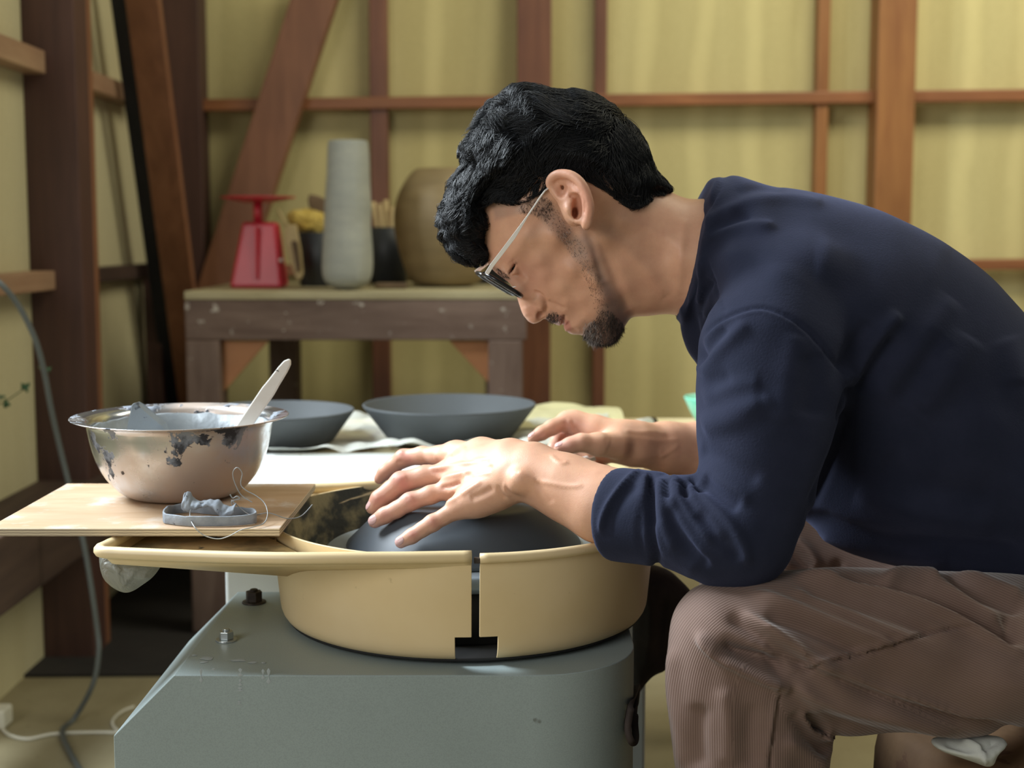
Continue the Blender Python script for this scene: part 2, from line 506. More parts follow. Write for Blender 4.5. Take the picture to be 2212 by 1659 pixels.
# leaning board by the corner, plus a black strip for its shaded side
pa = P(302, -60, 3.15); pb_ = P(388, 620, 3.45); trim(beam('trim', pa, pa+(pb_-pa)*1.9, .075, .03, m_brace))
pa = P(262, -60, 3.22); pb_ = P(352, 620, 3.50); trim(beam('trim', pa, pa+(pb_-pa)*1.7, .060, .03, m_shadestrip))
trim(beam('trim', P(330, 600, 3.56), P(345, 1000, 3.56), .04, .04, m_postd))
# ================================================================== OBJECTS
def nz(px, py, Y): return P(px, py, Y).z
# ---- pottery wheel -------------------------------------------------
CX, CY = P(1003, 1100, 1.45).x, 1.45
zrim = P(1040, 1203, 1.247).z
m_cream = mat('cream_plastic', (.72, .56, .28), .38); t = NT(m_cream); v = t.coord()
c = t.ramp(t.noise(v, 7, 4), [(.3, (.68, .52, .28)), (.7, (.76, .61, .37))])
c = t.mix(t.ramp(t.noise(v, 60, 6, .7), [(.66, (0, 0, 0)), (.74, (.5, .5, .5))]), c, (.30, .22, .10)); t.base(c)
m_grime = speckled('clay_grime', (.30, .25, .13), (.045, .045, .035), 30, .8, .5, .003, lo=.38, hi=.56)
m_grey = mat('grey_enamel', (.155, .195, .195), .42); t = NT(m_grey); v = t.coord()
c = t.ramp(t.noise(v, 4, 4), [(.3, (.26, .315, .315)), (.7, (.30, .36, .36))])
c = t.mix(t.ramp(t.noise(v, 900, 1), [(.4, (0, 0, 0)), (.7, (.25, .25, .25))]), c, (.15, .18, .175))
c = t.mix(t.ramp(t.noise(v, 30, 3, .5), [(.76, (0, 0, 0)), (.78, (.7, .7, .7))]), c, (.10, .11, .10))
t.base(c); t.bump(t.noise(v, 700, 2), .12, .0005)
m_bolt = speckled('rusty_bolt', (.03, .025, .022), (.09, .07, .06), 90, .55, .3, .001, metal=.6)
m_steelb = mat('zinc_bolt', (.42, .46, .47), .35, .9)
m_stain = mat('dried_slip', (.33, .37, .38), .8)
m_dark = mat('hollow_shade_black', (.012, .012, .012), .8)  # near-black colour standing in for the shade inside hollows
wheel = empty('pottery_wheel', (CX, CY, 0)); tag(wheel, 'grey steel pottery wheel with a cream plastic splash pan, in front of the potter', 'pottery wheel')
zt = P(1000, 1436, 1.26).z - .002     # top of the steel body
xl = P(375, 1437, 1.235).x; xr = P(1368, 1500, 1.335).x
yf, yb = 1.235, 1.535
zc = P(245, 1590, 1.235).z; xll = P(245, 1590, 1.235).x
# body: profile in x,z extruded in y, rounded on the right front
prof = [(xll, 0.02), (xll, zc), (xl, zt), (xr+.0, zt), (xr, .02)]
Vb = []; nR = 10
def bodyring(yy, inset): return [(xll, yy, .02), (xll, yy, zc), (xl, yy, zt), (xr-inset, yy, zt), (xr-inset, yy, .02)]
rings = [bodyring(yf, .10)]
for i in range(1, nR+1):
    a = math.pi/2*i/nR; rings.append([(x if k < 3 else xr-.10+.10*math.sin(a), (yf if k < 3 else yf+.10*(1-math.cos(a))), z) for k, (x, y, z) in enumerate(bodyring(yf, 0))])
rings.append(bodyring(yb, 0))
Vb = [p for r in rings for p in r]; Fb = [(0, 1, 2, 3, 4)[::-1], tuple(len(Vb)-5+k for k in range(5))]
for i in range(len(rings)-1):
    for k in range(5):
        if i < nR and k in (0, 1): continue
        Fb.append((i*5+k, i*5+(k+1) % 5, i*5+5+(k+1) % 5, i*5+5+k))
# left faces once, from first to last ring
L_ = (len(rings)-1)*5
Fb = [f for f in Fb if not (f[0] // 5 == nR and f[0] % 5 in (0, 1) and len(f) == 4)]
Fb += [(0, 1, L_+1, L_), (1, 2, L_+2, L_+1)]
wb = mesh('wheel_body', Vb, Fb, m_grey, wheel)
bm_ = None
import bmesh
def fixmesh(o, dist=1e-5):
    bm = bmesh.new(); bm.from_mesh(o.data); bmesh.ops.remove_doubles(bm, verts=bm.verts, dist=dist); bmesh.ops.recalc_face_normals(bm, faces=bm.faces); bm.to_mesh(o.data); bm.free()
fixmesh(wb)
b = wb.modifiers.new('bevel', 'BEVEL'); b.width = .004; b.segments = 3; b.limit_method = 'ANGLE'; b.angle_limit = .5
for p in wb.data.polygons: p.use_smooth = True
w_ = wb.modifiers.new('wn', 'WEIGHTED_NORMAL'); w_.keep_sharp = True
wb.matrix_parent_inverse = Matrix.Translation((-CX, -CY, 0))
def wpart(o): o.matrix_parent_inverse = Matrix.Translation((-CX, -CY, 0)); return o
def bolt(px, py, m, r, hgt, name='bolt'):
    base = P(px, py, 1.0); c0 = Vector((0, 0, H)); d = base-c0; q = c0+d*((zt-H)/d.z)
    bm = bmesh.new()
    bmesh.ops.create_cone(bm, cap_ends=True, segments=28, radius1=r*1.45, radius2=r*1.4, depth=.002, matrix=Matrix.Translation((0, 0, .001)))
    bmesh.ops.create_cone(bm, cap_ends=True, segments=6, radius1=r, radius2=r, depth=hgt, matrix=Matrix.Translation((0, 0, .002+hgt/2)))
    bmesh.ops.create_cone(bm, cap_ends=True, segments=16, radius1=r*.5, radius2=r*.45, depth=.003, matrix=Matrix.Translation((0, 0, .003+hgt)))
    me = bpy.data.meshes.new(name); bm.to_mesh(me); bm.free(); me.materials.append(m)
    o = bpy.data.objects.new(name, me); COL.objects.link(o); o.location = q; o.rotation_euler = (0, 0, .4); o.parent = wb
    bv = o.modifiers.new('b', 'BEVEL'); bv.width = .0006; bv.segments = 2; return o
tag(bolt(549, 1302, m_bolt, .0092, .011), 'dark rusty bolt'); tag(bolt(489, 1384, m_steelb, .0075, .008), 'bright zinc bolt')
# dried slip splashes, thin blobs lying on the top plate
def blobs(name, spots, m, parent):
    Vv = []; Ff = []; r_ = random.Random(5)
    for cx, cy, rx, ry, n in spots:
        c_ = P(cx, cy, 1.0); c0 = Vector((0, 0, H)); d = c_-c0; q = c0+d*((zt-H)/d.z)
        s = q.y/F; k0 = len(Vv); Vv.append((q.x, q.y, zt+.0012))
        for i in range(n):
            a = 2*math.pi*i/n; f = r_.uniform(.6, 1.2)
            Vv.append((q.x+rx*s*f*math.cos(a), q.y+ry*s*f*math.sin(a)*2.5, zt+.0003))
        Ff += [(k0, k0+1+i, k0+1+(i+1) % n) for i in range(n)]
    return mesh(name, Vv, Ff, m, parent, True)
(blobs('slip_splash', [(447, 1423, 14, 6, 9), (440, 1431, 10, 3, 8), (515, 1427, 20, 5, 11), (548, 1431, 12, 4, 9), (420, 1416, 7, 3, 7), (570, 1432, 8, 3, 7)], m_stain, wb))
# drips down the front
def drips(spots, m):
    Vv = []; Ff = []
    for px, y0, y1, w in spots:
        a = P(px, y0, yf); b = P(px, y1, yf); k0 = len(Vv); s = 1.235/F*w
        for i in range(7):
            f = i/6; z = a.z+(b.z-a.z)*f; ww = s*(.6+.5*math.sin(f*9)+(.5 if i > 4 else 0))*(0 if i in (0, 6) else 1)+.0001
            Vv += [(a.x-ww, yf-.0002, z), (a.x, yf-.00045, z), (a.x+ww, yf-.0002, z)]
            if i: Ff += [(k0+i*3-3, k0+i*3-2, k0+i*3+1, k0+i*3), (k0+i*3-2, k0+i*3-1, k0+i*3+2, k0+i*3+1)]
    return mesh('slip_drip', Vv, Ff, m, wb, True)
(drips([(434, 1443, 1475, 3), (461, 1443, 1448, 3), (519, 1443, 1462, 4), (519, 1466, 1482, 3.5), (519, 1484, 1494, 5.5), (517, 1514, 1522, 4), (568, 1445, 1468, 3), (580, 1443, 1478, 3.5)], m_stain))
# splash pan
zb = P(1000, 1432, 1.262).z
RT, RB = .2025, .192
hh = zrim-zb
seam_a = math.atan2(1.247-CY, P(1032, 1220, 1.247).x-CX)   # angle of the split, near the front
not0 = math.atan2(-.19, P(990, 1400, 1.26).x-CX); not1 = math.atan2(-.19, P(1080, 1400, 1.26).x-CX)
def radius(z):
    f = (z-zb)/hh
    r = RB+(RT-RB)*f
    if f < .16: r -= .012*(1-math.sqrt(max(0, 1-(1-f/.16)**2)))
    return r
LT = P(214, 1188, 1.285)     # left tip of the tray
def pan_wall(name, a0, a1, notch_side):
    """shell of wall segment, with a notch at the bottom by the seam"""
    na = 90; nzv = 24; th = .003
    zs_ = [zb + hh*(i/nzv)**1.0 for i in range(nzv+1)]
    Vv = []; Ff = []
    for s_ in (0, 1):
        for i in range(na+1):
            a = a0+(a1-a0)*i/na
            for z in zs_:
                r = radius(z)-th*s_
                Vv.append((CX+r*math.cos(a), CY+r*math.sin(a), z))
    n1 = (na+1)*(nzv+1)
    keep = np.zeros((na, nzv), bool)
    for i in range(na):
        a = a0+(a1-a0)*(i+.5)/na
        for k in range(nzv):
            z = (zs_[k]+zs_[k+1])/2
            am = (a+math.pi) % (2*math.pi)-math.pi
            keep[i, k] = not (not0 < am < not1 and z < zb+.0255)
    def vid(s_, i, k): return s_*n1+i*(nzv+1)+k
    for i in range(na):
        for k in range(nzv):
            if not keep[i, k]: continue
            Ff.append((vid(0, i, k), vid(0, i+1, k), vid(0, i+1, k+1), vid(0, i, k+1)))
            Ff.append((vid(1, i, k), vid(1, i, k+1), vid(1, i+1, k+1), vid(1, i+1, k)))
            for di, dk, e in ((-1, 0, ((i, k), (i, k+1))), (1, 0, ((i+1, k), (i+1, k+1))), (0, -1, ((i, k), (i+1, k))), (0, 1, ((i, k+1), (i+1, k+1)))):
                ii, kk = i+di, k+dk
                if not (0 <= ii < na and 0 <= kk < nzv) or not keep[ii, kk]:
                    (p0, p1) = e; Ff.append((vid(0, *p0), vid(0, *p1), vid(1, *p1), vid(1, *p0)))
    o = mesh(name, Vv, Ff, m_cream, wheel, False); fixmesh(o)
    for p in o.data.polygons: p.use_smooth = True
    wn = o.modifiers.new('bev', 'BEVEL'); wn.width = .0008; wn.segments = 2; wn.limit_method = 'ANGLE'; wn.angle_limit = .7
    w2 = o.modifiers.new('wn', 'WEIGHTED_NORMAL')
    o.data.materials.append(m_grime)
    for p in o.data.polygons:
        c_ = p.center; d_ = Vector((c_.x-CX, c_.y-CY, 0)).normalized()
        if p.normal.dot(d_) < -.5: p.material_index = 1
    return wpart(o)
ga = .0055/RT
# split runs across the pan at the front; the left half carries the tray
left = pan_wall('splash_pan', seam_a-ga-math.radians(205), seam_a-ga, 1); tag(left, 'larger left half of the cream splash pan')
right = pan_wall('splash_pan', seam_a+ga*.4, seam_a+math.radians(155), 0); tag(right, 'right half of the splash pan')
fr = floor  if False else None
pf = lathe('pan_floor', [(.0, zb+.006), (.06, zb+.004), (.186, zb+.004), (.186, zb+.0005), (0, zb+.0005)], (CX, CY, 0), m_dark, wheel); wpart(pf)  # coloured near-black for the shade behind the notch
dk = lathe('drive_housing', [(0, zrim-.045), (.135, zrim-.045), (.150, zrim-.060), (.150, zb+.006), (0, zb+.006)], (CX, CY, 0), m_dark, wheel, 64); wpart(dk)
# rims
def arc(a0, a1, n, r=RT, z=zrim): return [Vector((CX+r*math.cos(a0+(a1-a0)*i/n), CY+r*math.sin(a0+(a1-a0)*i/n), z)) for i in range(n+1)]
rr_ = arc(seam_a+ga*.4, seam_a+math.radians(155), 70, RT+.001, zrim-.0015)
wpart(tube('pan_rim', rr_, .0048, m_cream, wheel, 10))
# left rim outline: from the seam along a straight front edge to the tray tip, round it and back to the circle
f0 = Vector((CX+RT*math.cos(seam_a-ga), CY+RT*math.sin(seam_a-ga), zrim))
q1 = P(620, 1199, 1.2445); q2 = P(300, 1188, 1.268); q1.z = q2.z = zrim
tipz = zrim
outl = [f0, Vector(((f0.x*2+q1.x)/3, 1.2435, zrim)), Vector(((f0.x+q1.x*2)/3, 1.2425, zrim)), q1, q1*.5+q2*.5, q2, Vector((LT.x+.022, 1.272, zrim)), Vector((LT.x+.006, 1.276, zrim)), Vector((LT.x, 1.288, zrim)), Vector((LT.x+.003, 1.305, zrim)), Vector((LT.x+.008, 1.36, zrim)), Vector((LT.x+.012, 1.50, zrim)), Vector((LT.x+.016, 1.575, zrim)), Vector((LT.x+.03, 1.592, zrim)), Vector((LT.x+.06, 1.598, zrim)), Vector((-.20, 1.605, zrim))]
a_end = seam_a-ga-math.radians(205)
outl += arc(a_end+math.radians(30), a_end, 14, RT)
for p in outl: p.z -= .0022*max(0, min(1, (-.16-p.x)/.12))
outl = [Vector(p) for p in crsp([tuple(p) for p in outl], 5)]
zf_ = zrim-.0105
tf = mesh('tray_floor', [(LT.x+.012, 1.285, zf_), (-.24, 1.258, zf_+.001), (-.20, 1.30, zf_), (-.235, 1.36, zf_), (-.25, 1.45, zf_), (-.235, 1.54, zf_), (-.21, 1.59, zf_), (LT.x+.035, 1.585, zf_)], [(0, 1, 2, 3, 4, 5, 6, 7)], None, wheel); wpart(tf)
m_trf = speckled('stained_cream_plastic', (.66, .50, .25), (.30, .24, .13), 18, .6, .3, .002, lo=.45, hi=.6, extra=(30, .62, (.06, .06, .05))); tf.data.materials.append(m_trf)
wpart(tube('pan_rim', outl, .0058, m_cream, wheel, 10))
# tray: surface from the rim outline down to the circle
inner = []
Vt_ = []; Ft_ = []; n_o = len(outl)
for i, p in enumerate(outl):
    a = math.atan2(p.y-CY, p.x-CX); rr2 = RT-.004
    d = math.hypot(p.x-CX, p.y-CY); drop = .010+.20*max(0, min(d-RT, .16))
    qx, qy = CX+rr2*math.cos(a), CY+rr2*math.sin(a)
    for f in (0, .06, .35, .7, 1.0):
        x = p.x+(qx-p.x)*f; y = p.y+(qy-p.y)*f; dz = drop*min(1, .25*(f > 0)+f*.75)
        Vt_.append((x, y, zrim-dz-.001))
for i in range(n_o-1):
    for k in range(4): Ft_.append((i*5+k, i*5+5+k, i*5+6+k, i*5+k+1))
tray = mesh('tray', Vt_, Ft_, m_cream, wheel, True); fixmesh(tray, 1e-6)
tray.data.materials.append(m_grime); sl = tray.modifiers.new('s', 'SOLIDIFY'); sl.thickness = .003; sl.offset = 0
wpart(tray)
# wheel head
m_alu = mat('wheel_head_aluminium', (.40, .47, .53), .38, .55); t = NT(m_alu); v = t.coord(); t.base(t.ramp(t.noise(v, 12, 5), [(.3, (.34, .41, .47)), (.7, (.50, .56, .60))]))
zh = P(700, 1176, 1.45).z
wpart(lathe('wheel_head', [(0, zh), (.1445, zh), (.147, zh-.002), (.147, zh-.015), (.140, zh-.018), (0, zh-.018)], (CX, CY, 0), m_alu, wheel, 128))
sp = [P(1030, 1208, 1.247), P(1030, 1216, 1.247)]
wpart(box('seam_clip', P(1024, 1210, 1.25).x, P(1040, 1210, 1.25).x, 1.2475, 1.2535, zrim-.0065, zrim-.0015, m_bolt, wheel, .0005))
# ---- dark grey plates
m_clayd = mat('dark_grey_clay', (.05, .056, .06), .68); t = NT(m_clayd); v = t.coord((1, 1, 1))
gz = t.n('ShaderNodeTexWave', i_Scale=60, i_Distortion=.6, i_Detail=2, wave_type='RINGS', rings_direction='Z'); t.l(v, gz.inputs[0])
t.base(t.ramp(t.noise(v, 10, 5), [(.3, (.045, .052, .056)), (.7, (.060, .068, .073))])); t.bump(gz.outputs[0], .12, .0006)
zp = zh+.0005
m_clayw = speckled('damp_grey_clay_window_tint', (.060, .074, .090), (.075, .090, .108), 10, .45, .05, .0005)  # damp clay, the window's blue reflection mixed into its colour
o = lathe('plate', [(0, .046), (.070, .0465), (.080, .046), (.0835, .0435), (.086, .0405), (.1235, .004), (.1245, .0015), (.1230, 0), (.1190, .0005), (.085, .036), (.076, .040), (0, .040)], (0, 0, 0), m_clayw, None, 128)
o.location = (CX-.0005, CY, zp); tag(o, "unfired dark grey plate lying upside down on the wheel head under the potter's hand", 'plate')
def plate(cpx, rimpy, Y, R, h, rb, label, tabz):
    x = P(cpx, rimpy, Y).x
    o = lathe('plate', [(0, .006), (rb-.012, .006), (rb-.004, .009), (R-.004, h-.001), (R-.0018, h+.0003), (R, h-.001), (R-.001, h-.004), (rb+.002, .004), (rb-.002, .0005), (rb-.006, 0), (0, .001)], (0, 0, 0), m_clayd, None, 128)
    fixmesh(o); o.location = (x, Y, tabz+.0005); return tag(o, label, 'plate', 'drying dark plates on the bench')
# ---- bench behind the wheel
zt2 = P(720, 1056, 1.668).z
YB0, YB1 = 1.668, 2.36
m_white = speckled('white_paint', (.62, .66, .66), (.74, .78, .77), 6, .6, .1, .001)
m_plank = speckled('weathered_plank', (.50, .40, .20), (.66, .58, .36), 16, .75, .4, .003, (1, 1, 1), extra=(22, .56, (.22, .12, .04)))
m_film = mat('clear_plastic_sheet', (.78, .80, .74), .28); m_film.node_tree.nodes['Principled BSDF'].inputs['Alpha'].default_value = .62; m_film.node_tree.nodes['Principled BSDF'].inputs['Transmission Weight'].default_value = .0
t = NT(m_film); v = t.coord(); t.bump(t.noise(v, 35, 6, .6, 1.5), .35, .008); t.b.inputs['Specular IOR Level'].default_value = .8
m_filmy = mat('yellowed_plastic_sheet', (.66, .62, .36), .35); m_filmy.node_tree.nodes['Principled BSDF'].inputs['Alpha'].default_value = .85; t = NT(m_filmy); v = t.coord(); t.bump(t.noise(v, 12, 4, .5, .5), .4, .01)
bench = empty('work_bench', (0, 2.0, 0)); tag(bench, 'low bench behind the wheel with a worn plank top and white cabinet under it', 'bench')
def bpart(o): o.matrix_parent_inverse = Matrix.Translation((0, -2.0, 0)); return o
bpart(box('bench_top', -.40, .46, YB0, YB1, zt2-.028, zt2-.004, m_plank, bench, .004))
bpart(box('cabinet', P(486, 1250, 1.69).x, P(1395, 1500, 1.69).x, 1.69, 2.05, .004, zt2-.028, m_white, bench, .004))
for lx, ly in ((-.36, 2.30), (.42, 2.30), (.355, 1.71)): bpart(box('leg', lx-.02, lx+.02, ly-.02, ly+.02, .004, zt2-.028, m_postd, bench))
# white board lying at the front of the bench
m_board = speckled('white_board', (.80, .83, .82), (.90, .92, .90), 8, .45, .15, .002, extra=(30, .66, (.60, .58, .48)))
o = box('white_board', P(470, 1060, 1.67).x, P(1230, 1060, 1.67).x, 1.671, 1.93, zt2-.0035, zt2+.003, m_board, None, .001); tag(o, 'white plastic covered board lying along the front edge of the bench', 'board')
def sheet(name, x0, x1, y0, y1, nx, ny, zf, m, label, cat):
    Vv = [(x0+(x1-x0)*i/nx, y0+(y1-y0)*j/ny, 0) for j in range(ny+1) for i in range(nx+1)]
    Vv = [zf(x, y, i % (nx+1)/nx, i//(nx+1)/ny) for i, (x, y, _) in enumerate(Vv)]
    Ff = [(j*(nx+1)+i, j*(nx+1)+i+1, (j+1)*(nx+1)+i+1, (j+1)*(nx+1)+i) for j in range(ny) for i in range(nx)]
    o = mesh(name, Vv, Ff, m, None, True); tag(o, label, cat); return o
from mathutils import noise as mn
def crump(x, y, s, a, seed=0):
    v1 = mn.noise(Vector((x*s, y*s, seed))); v2 = mn.noise(Vector((x*s*2.3+5, y*s*2.3, seed)))
    return a*(abs(v1)*1.2+abs(v2)*.6)
ZS = zt2+.006
def zf1(x, y, u, w):
    edge = min(u, 1-u, w, 1-w); 
    yy = y + .02*mn.noise(Vector((x*9, 0, 3)))*(1 if w < .1 else 0)
    px_ = math.hypot(x-P(970, 872, 2.06).x, y-2.06); pl = math.hypot(x-P(600, 880, 2.02).x, y-2.02)
    flat = min(1, max(0, (min(px_, pl)-.090)/.05))
    front = max(0, 1-w*5)
    return (x, yy, ZS+flat*(crump(x, y, 11, .016, 1)+.012*front*abs(math.sin(x*23+1.2*math.sin(x*9)))))
sheet('plastic_sheet', -.34, .155, 1.90, 2.30, 90, 60, zf1, m_film, 'crumpled clear plastic sheet spread on the bench under the drying plates', 'plastic sheet')
def zf2(x, y, u, w):
    return (x, y, zt2+.012+crump(x, y, 9, .012, 4)*(.4+.6*w)+.006*math.exp(-((x-.06)/.08)**2)*w)
sheet('plastic_film', -.02, .18, 2.10, 2.345, 50, 40, zf2, m_filmy, 'yellowed plastic film bunched up behind the right drying plate', 'plastic sheet')
zpl = ZS-.001
R2 = 188.5*2.06/F; hp2 = P(972, 872, 2.06).z - zpl
plate(971, 872, 2.06, R2, hp2, R2*.72, 'dark grey plate drying on the bench, fully visible, right of the two', zpl)
plate(598, 884, 2.02, 168*2.02/F, P(600, 885, 2.02).z-zpl, 168*2.02/F*.72, 'dark grey plate drying on the bench, partly hidden by the steel bowl', zpl)
# marker pen, green bowl
m_wpl = mat('white_tube', (.82, .85, .88), .35); m_red = mat('red_band', (.5, .03, .04), .5)
mk = empty('marker_tube', tuple(P(1375, 908, 2.2))); mk.location.z = zt2+.010
tag(mk, 'white cylindrical tube with a red band lying on the bench behind the far wrist', 'tube')
a = Vector((P(1335, 908, 2.12).x, 2.12, zt2+.008)); b = Vector((P(1412, 908, 2.22).x, 2.22, zt2+.008))
def seglin(name, f0, f1, r, m):
    o = tube(name, [a.lerp(b, f0), a.lerp(b, f0+.001), a.lerp(b, f1-.001), a.lerp(b, f1)], [r*.8, r, r, r*.8], m, None, 16); reparent(o, mk); return o
brl = seglin('barrel', 0, .86, .0095, m_wpl); seglin('cap', .86, 1, .008, m_bolt); bnd = seglin('band', .38, .46, .0098, m_red); bnd.matrix_parent_inverse = Matrix(); bnd.parent = brl
m_green = speckled('turquoise_glaze', (.16, .62, .44), (.42, .78, .62), 14, .25, 0, lo=.35, hi=.6, extra=(20, .62, (.06, .22, .16)))
zg = P(1510, 852, 2.22).z; hgb = zg-zt2
o = lathe('bowl', [(0, .003), (.018, .004), (.034, hgb*.55), (.046, hgb-.001), (.0478, hgb), (.048, hgb-.003), (.037, hgb*.5), (.022, .001), (0, 0)], (0, 0, 0), m_green, None, 48); fixmesh(o)
o.location = (P(1478, 853, 2.22).x+.048, 2.22, zt2-.003); tag(o, 'small turquoise bowl on the bench peeking out behind the upper arm', 'bowl')
# ---- board across the tray with the steel bowl
m_ply = mat('plywood_face', (.66, .46, .26), .45); t = NT(m_ply); v = t.coord((3, 16, 8))
c = t.ramp(t.noise(v, 3, 6, .6, .5), [(.3, (.46, .29, .165)), (.7, (.56, .40, .26))])
v2 = t.coord(); c = t.mix(t.ramp(t.noise(v2, 18, 6, .65), [(.52, (0, 0, 0)), (.66, (.65, .65, .65))]), c, (.66, .62, .58)); t.base(c)
sx = t.n('ShaderNodeSeparateXYZ'); t.l(v2, sx.inputs[0])
m_plye = mat('plywood_edge', (.5, .4, .26), .7); t = NT(m_plye); v2 = t.coord(); w = t.n('ShaderNodeTexWave', i_Scale=130, i_Distortion=1.2, i_Detail=2, bands_direction='Z'); t.l(v2, w.inputs[0])
t.base(t.ramp(w.outputs[0], [(.3, (.30, .24, .17)), (.6, (.62, .52, .36))]))
yb0, yb1 = 1.315, 1.560
zbt = P(300, 1142, yb0).z; zbb = zbt-.0075
bx0 = P(-30, 1145, yb0).x; bx1 = P(604, 1150, yb0).x
pb = box('plywood_board', bx0, bx1, yb0, yb1, zbb, zbt, m_ply, None, .0006); pb.data.materials.append(m_plye)
for p in pb.data.polygons:
    if abs(p.normal.z) < .5: p.material_index = 1
tag(pb, 'plywood board laid across the wheel tray, carrying the steel bowl', 'board')
# steel bowl
BYc = 1.487; bxc = P(390, 898, BYc).x; zbr = P(390, 901, BYc).z - zbt
m_steel = mat('clay_smeared_steel', (.56, .57, .59), .22, 1.0); t = NT(m_steel); v = t.coord()
nA = t.noise(v, 26, 7, .62, .4); sx = t.n('ShaderNodeSeparateXYZ'); t.l(v, sx.inputs[0])
hgt_ = t.math('MULTIPLY', sx.outputs[2], 2.1)
mask = t.math('ADD', nA, hgt_)
f1 = t.ramp(mask, [(.715, (0, 0, 0)), (.73, (1, 1, 1))])
nB = t.noise(v, 70, 6, .6); f2 = t.ramp(t.math('ADD', nB, t.math('MULTIPLY', hgt_, .4)), [(.735, (0, 0, 0)), (.745, (1, 1, 1))])
haze = t.ramp(t.noise(v, 8, 5, .6), [(.45, (0, 0, 0)), (.6, (1, 1, 1))])
t.base(t.mix(f1, t.mix(f2, t.mix(haze, (.50, .52, .55), (.50, .41, .35)), (.08, .065, .06)), t.ramp(t.noise(v, 40, 5, .6), [(.42, (.035, .038, .048)), (.55, (.22, .25, .30)), (.7, (.30, .33, .37))])))
any_ = t.mix(f1, f2, (1, 1, 1))
r1 = t.mix(any_, t.mix(haze, (.20, .20, .20), (.42, .42, .42)), (.85, .85, .85)); t.l(r1, t.b.inputs['Roughness'])
mt_ = t.mix(any_, t.mix(haze, (.95, .95, .95), (.35, .35, .35)), (0, 0, 0)); t.l(mt_, t.b.inputs['Metallic'])
t.bump(any_, .5, .0012)
rb_ = .1145*1.02
def bz(f): return zbr*f
prof = [(0, .0), (.052, .0), (.062, .0035), (.074, bz(.16)), (.086, bz(.36)), (.0935, bz(.60)), (.0975, bz(.86)), (.0985, bz(.955)), (.104, bz(.985)), (.1115, bz(.99)), (.1145, bz(1.0)), (.1160, bz(1.012)), (.1150, bz(1.02)), (.111, bz(1.008)), (.103, bz(1.0)), (.0965, bz(.965)), (.0955, bz(.86)), (.0915, bz(.60)), (.0840, bz(.37)), (.072, bz(.17)), (.060, .0055), (0, .0045)]
prof = [(a_*1.0, b_) for a_, b_ in prof]
sb = lathe('steel_bowl', prof, (0, 0, 0), m_steel, None, 128); fixmesh(sb); sd = sb.modifiers.new('s', 'SUBSURF'); sd.levels = 1; sd.render_levels = 1
sb.location = (bxc, BYc, zbt+.0005); tag(sb, 'clay-smeared stainless steel mixing bowl standing on the plywood board', 'bowl')
m_clayl = speckled('wet_grey_clay', (.19, .215, .235), (.30, .33, .35), 22, .5, .6, .003, extra=(60, .64, (.09, .10, .12)))
# slurry lining inside the bowl (top level: it sits inside)
def wob(a, r, z):
    k = 1+.02*mn.noise(Vector((math.cos(a)*3, math.sin(a)*3, z*30)))
    return (r*k*math.cos(a), r*k*math.sin(a), z+.004*mn.noise(Vector((math.cos(a)*5, math.sin(a)*5, r*40)))*(r > .03))
sl_ = lathe('clay_slurry', [(0, bz(.42)), (.03, bz(.41)), (.06, bz(.42)), (.076, bz(.48)), (.0865, bz(.70)), (.0915, bz(.90)), (.0945, bz(.90)), (.0885, bz(.58)), (.08, bz(.40)), (.06, bz(.2)), (0, bz(.15))], (0, 0, 0), m_clayl, None, 96, wob=wob)
sl_.location = (bxc, BYc, zbt+.0005); tag(sl_, 'wet grey clay slurry lining the inside of the steel bowl', 'clay')
# triangular clay slab
y_ = 1.45
tri = [P(272, 935, y_), P(274, 918, y_), P(283, 874, y_), P(290, 870, y_), P(300, 876, y_+.005), P(350, 918, y_+.02), P(356, 935, y_+.02)]
o = prism('clay_slab', tri, (.004, .007, .001), m_clayl, None, .0015); tag(o, 'triangular slab of grey clay sticking up inside the steel bowl', 'clay piece')
# spatula handle
m_bone = speckled('pale_wood_handle', (.66, .62, .56), (.74, .71, .66), 30, .45, .05)
spa = empty('spatula', tuple(P(560, 850, 1.47))); tag(spa, 'pale wooden handled spatula leaning out of the steel bowl', 'spatula')
h0, h1 = P(625, 777, 1.50), P(500, 960, 1.45)
axh = (h0-h1).normalized(); sd_ = axh.cross(Vector((0, 1, 0))).normalized()
poly = []
for f, w in ((0, .007), (.35, .0072), (.62, .0074), (.72, .0064), (.88, .0055), (.96, .0042), (1, .0012)): poly.append(h1.lerp(h0, f)+sd_*w)
for f, w in ((1, .0012), (.96, .0042), (.88, .0055), (.72, .0064), (.62, .0074), (.35, .0072), (0, .007)): poly.append(h1.lerp(h0, f)-sd_*w)
hnd = prism('handle', poly, (0, .006, 0), m_bone, None, .002); reparent(hnd, spa)
hc = P(601, 804, 1.50); hc.y = h1.lerp(h0, .86).y-.0002
bm = bmesh.new(); bmesh.ops.create_cone(bm, cap_ends=True, segments=20, radius1=.0022, radius2=.0022, depth=.0015); me = bpy.data.meshes.new('hanging_hole'); bm.to_mesh(me); bm.free(); me.materials.append(m_dark)
o = bpy.data.objects.new('hanging_hole', me); COL.objects.link(o); o.location = hc; o.rotation_euler = (math.pi/2, 0, 0); o.scale = (1, 1.5, 1); o.parent = hnd
o = prism('blade', [h1+sd_*.006, h1-sd_*.006, h1-sd_*.012-axh*.03, h1+sd_*.012-axh*.03], (0, .003, 0), m_steelb, None, .0005); reparent(o, spa)
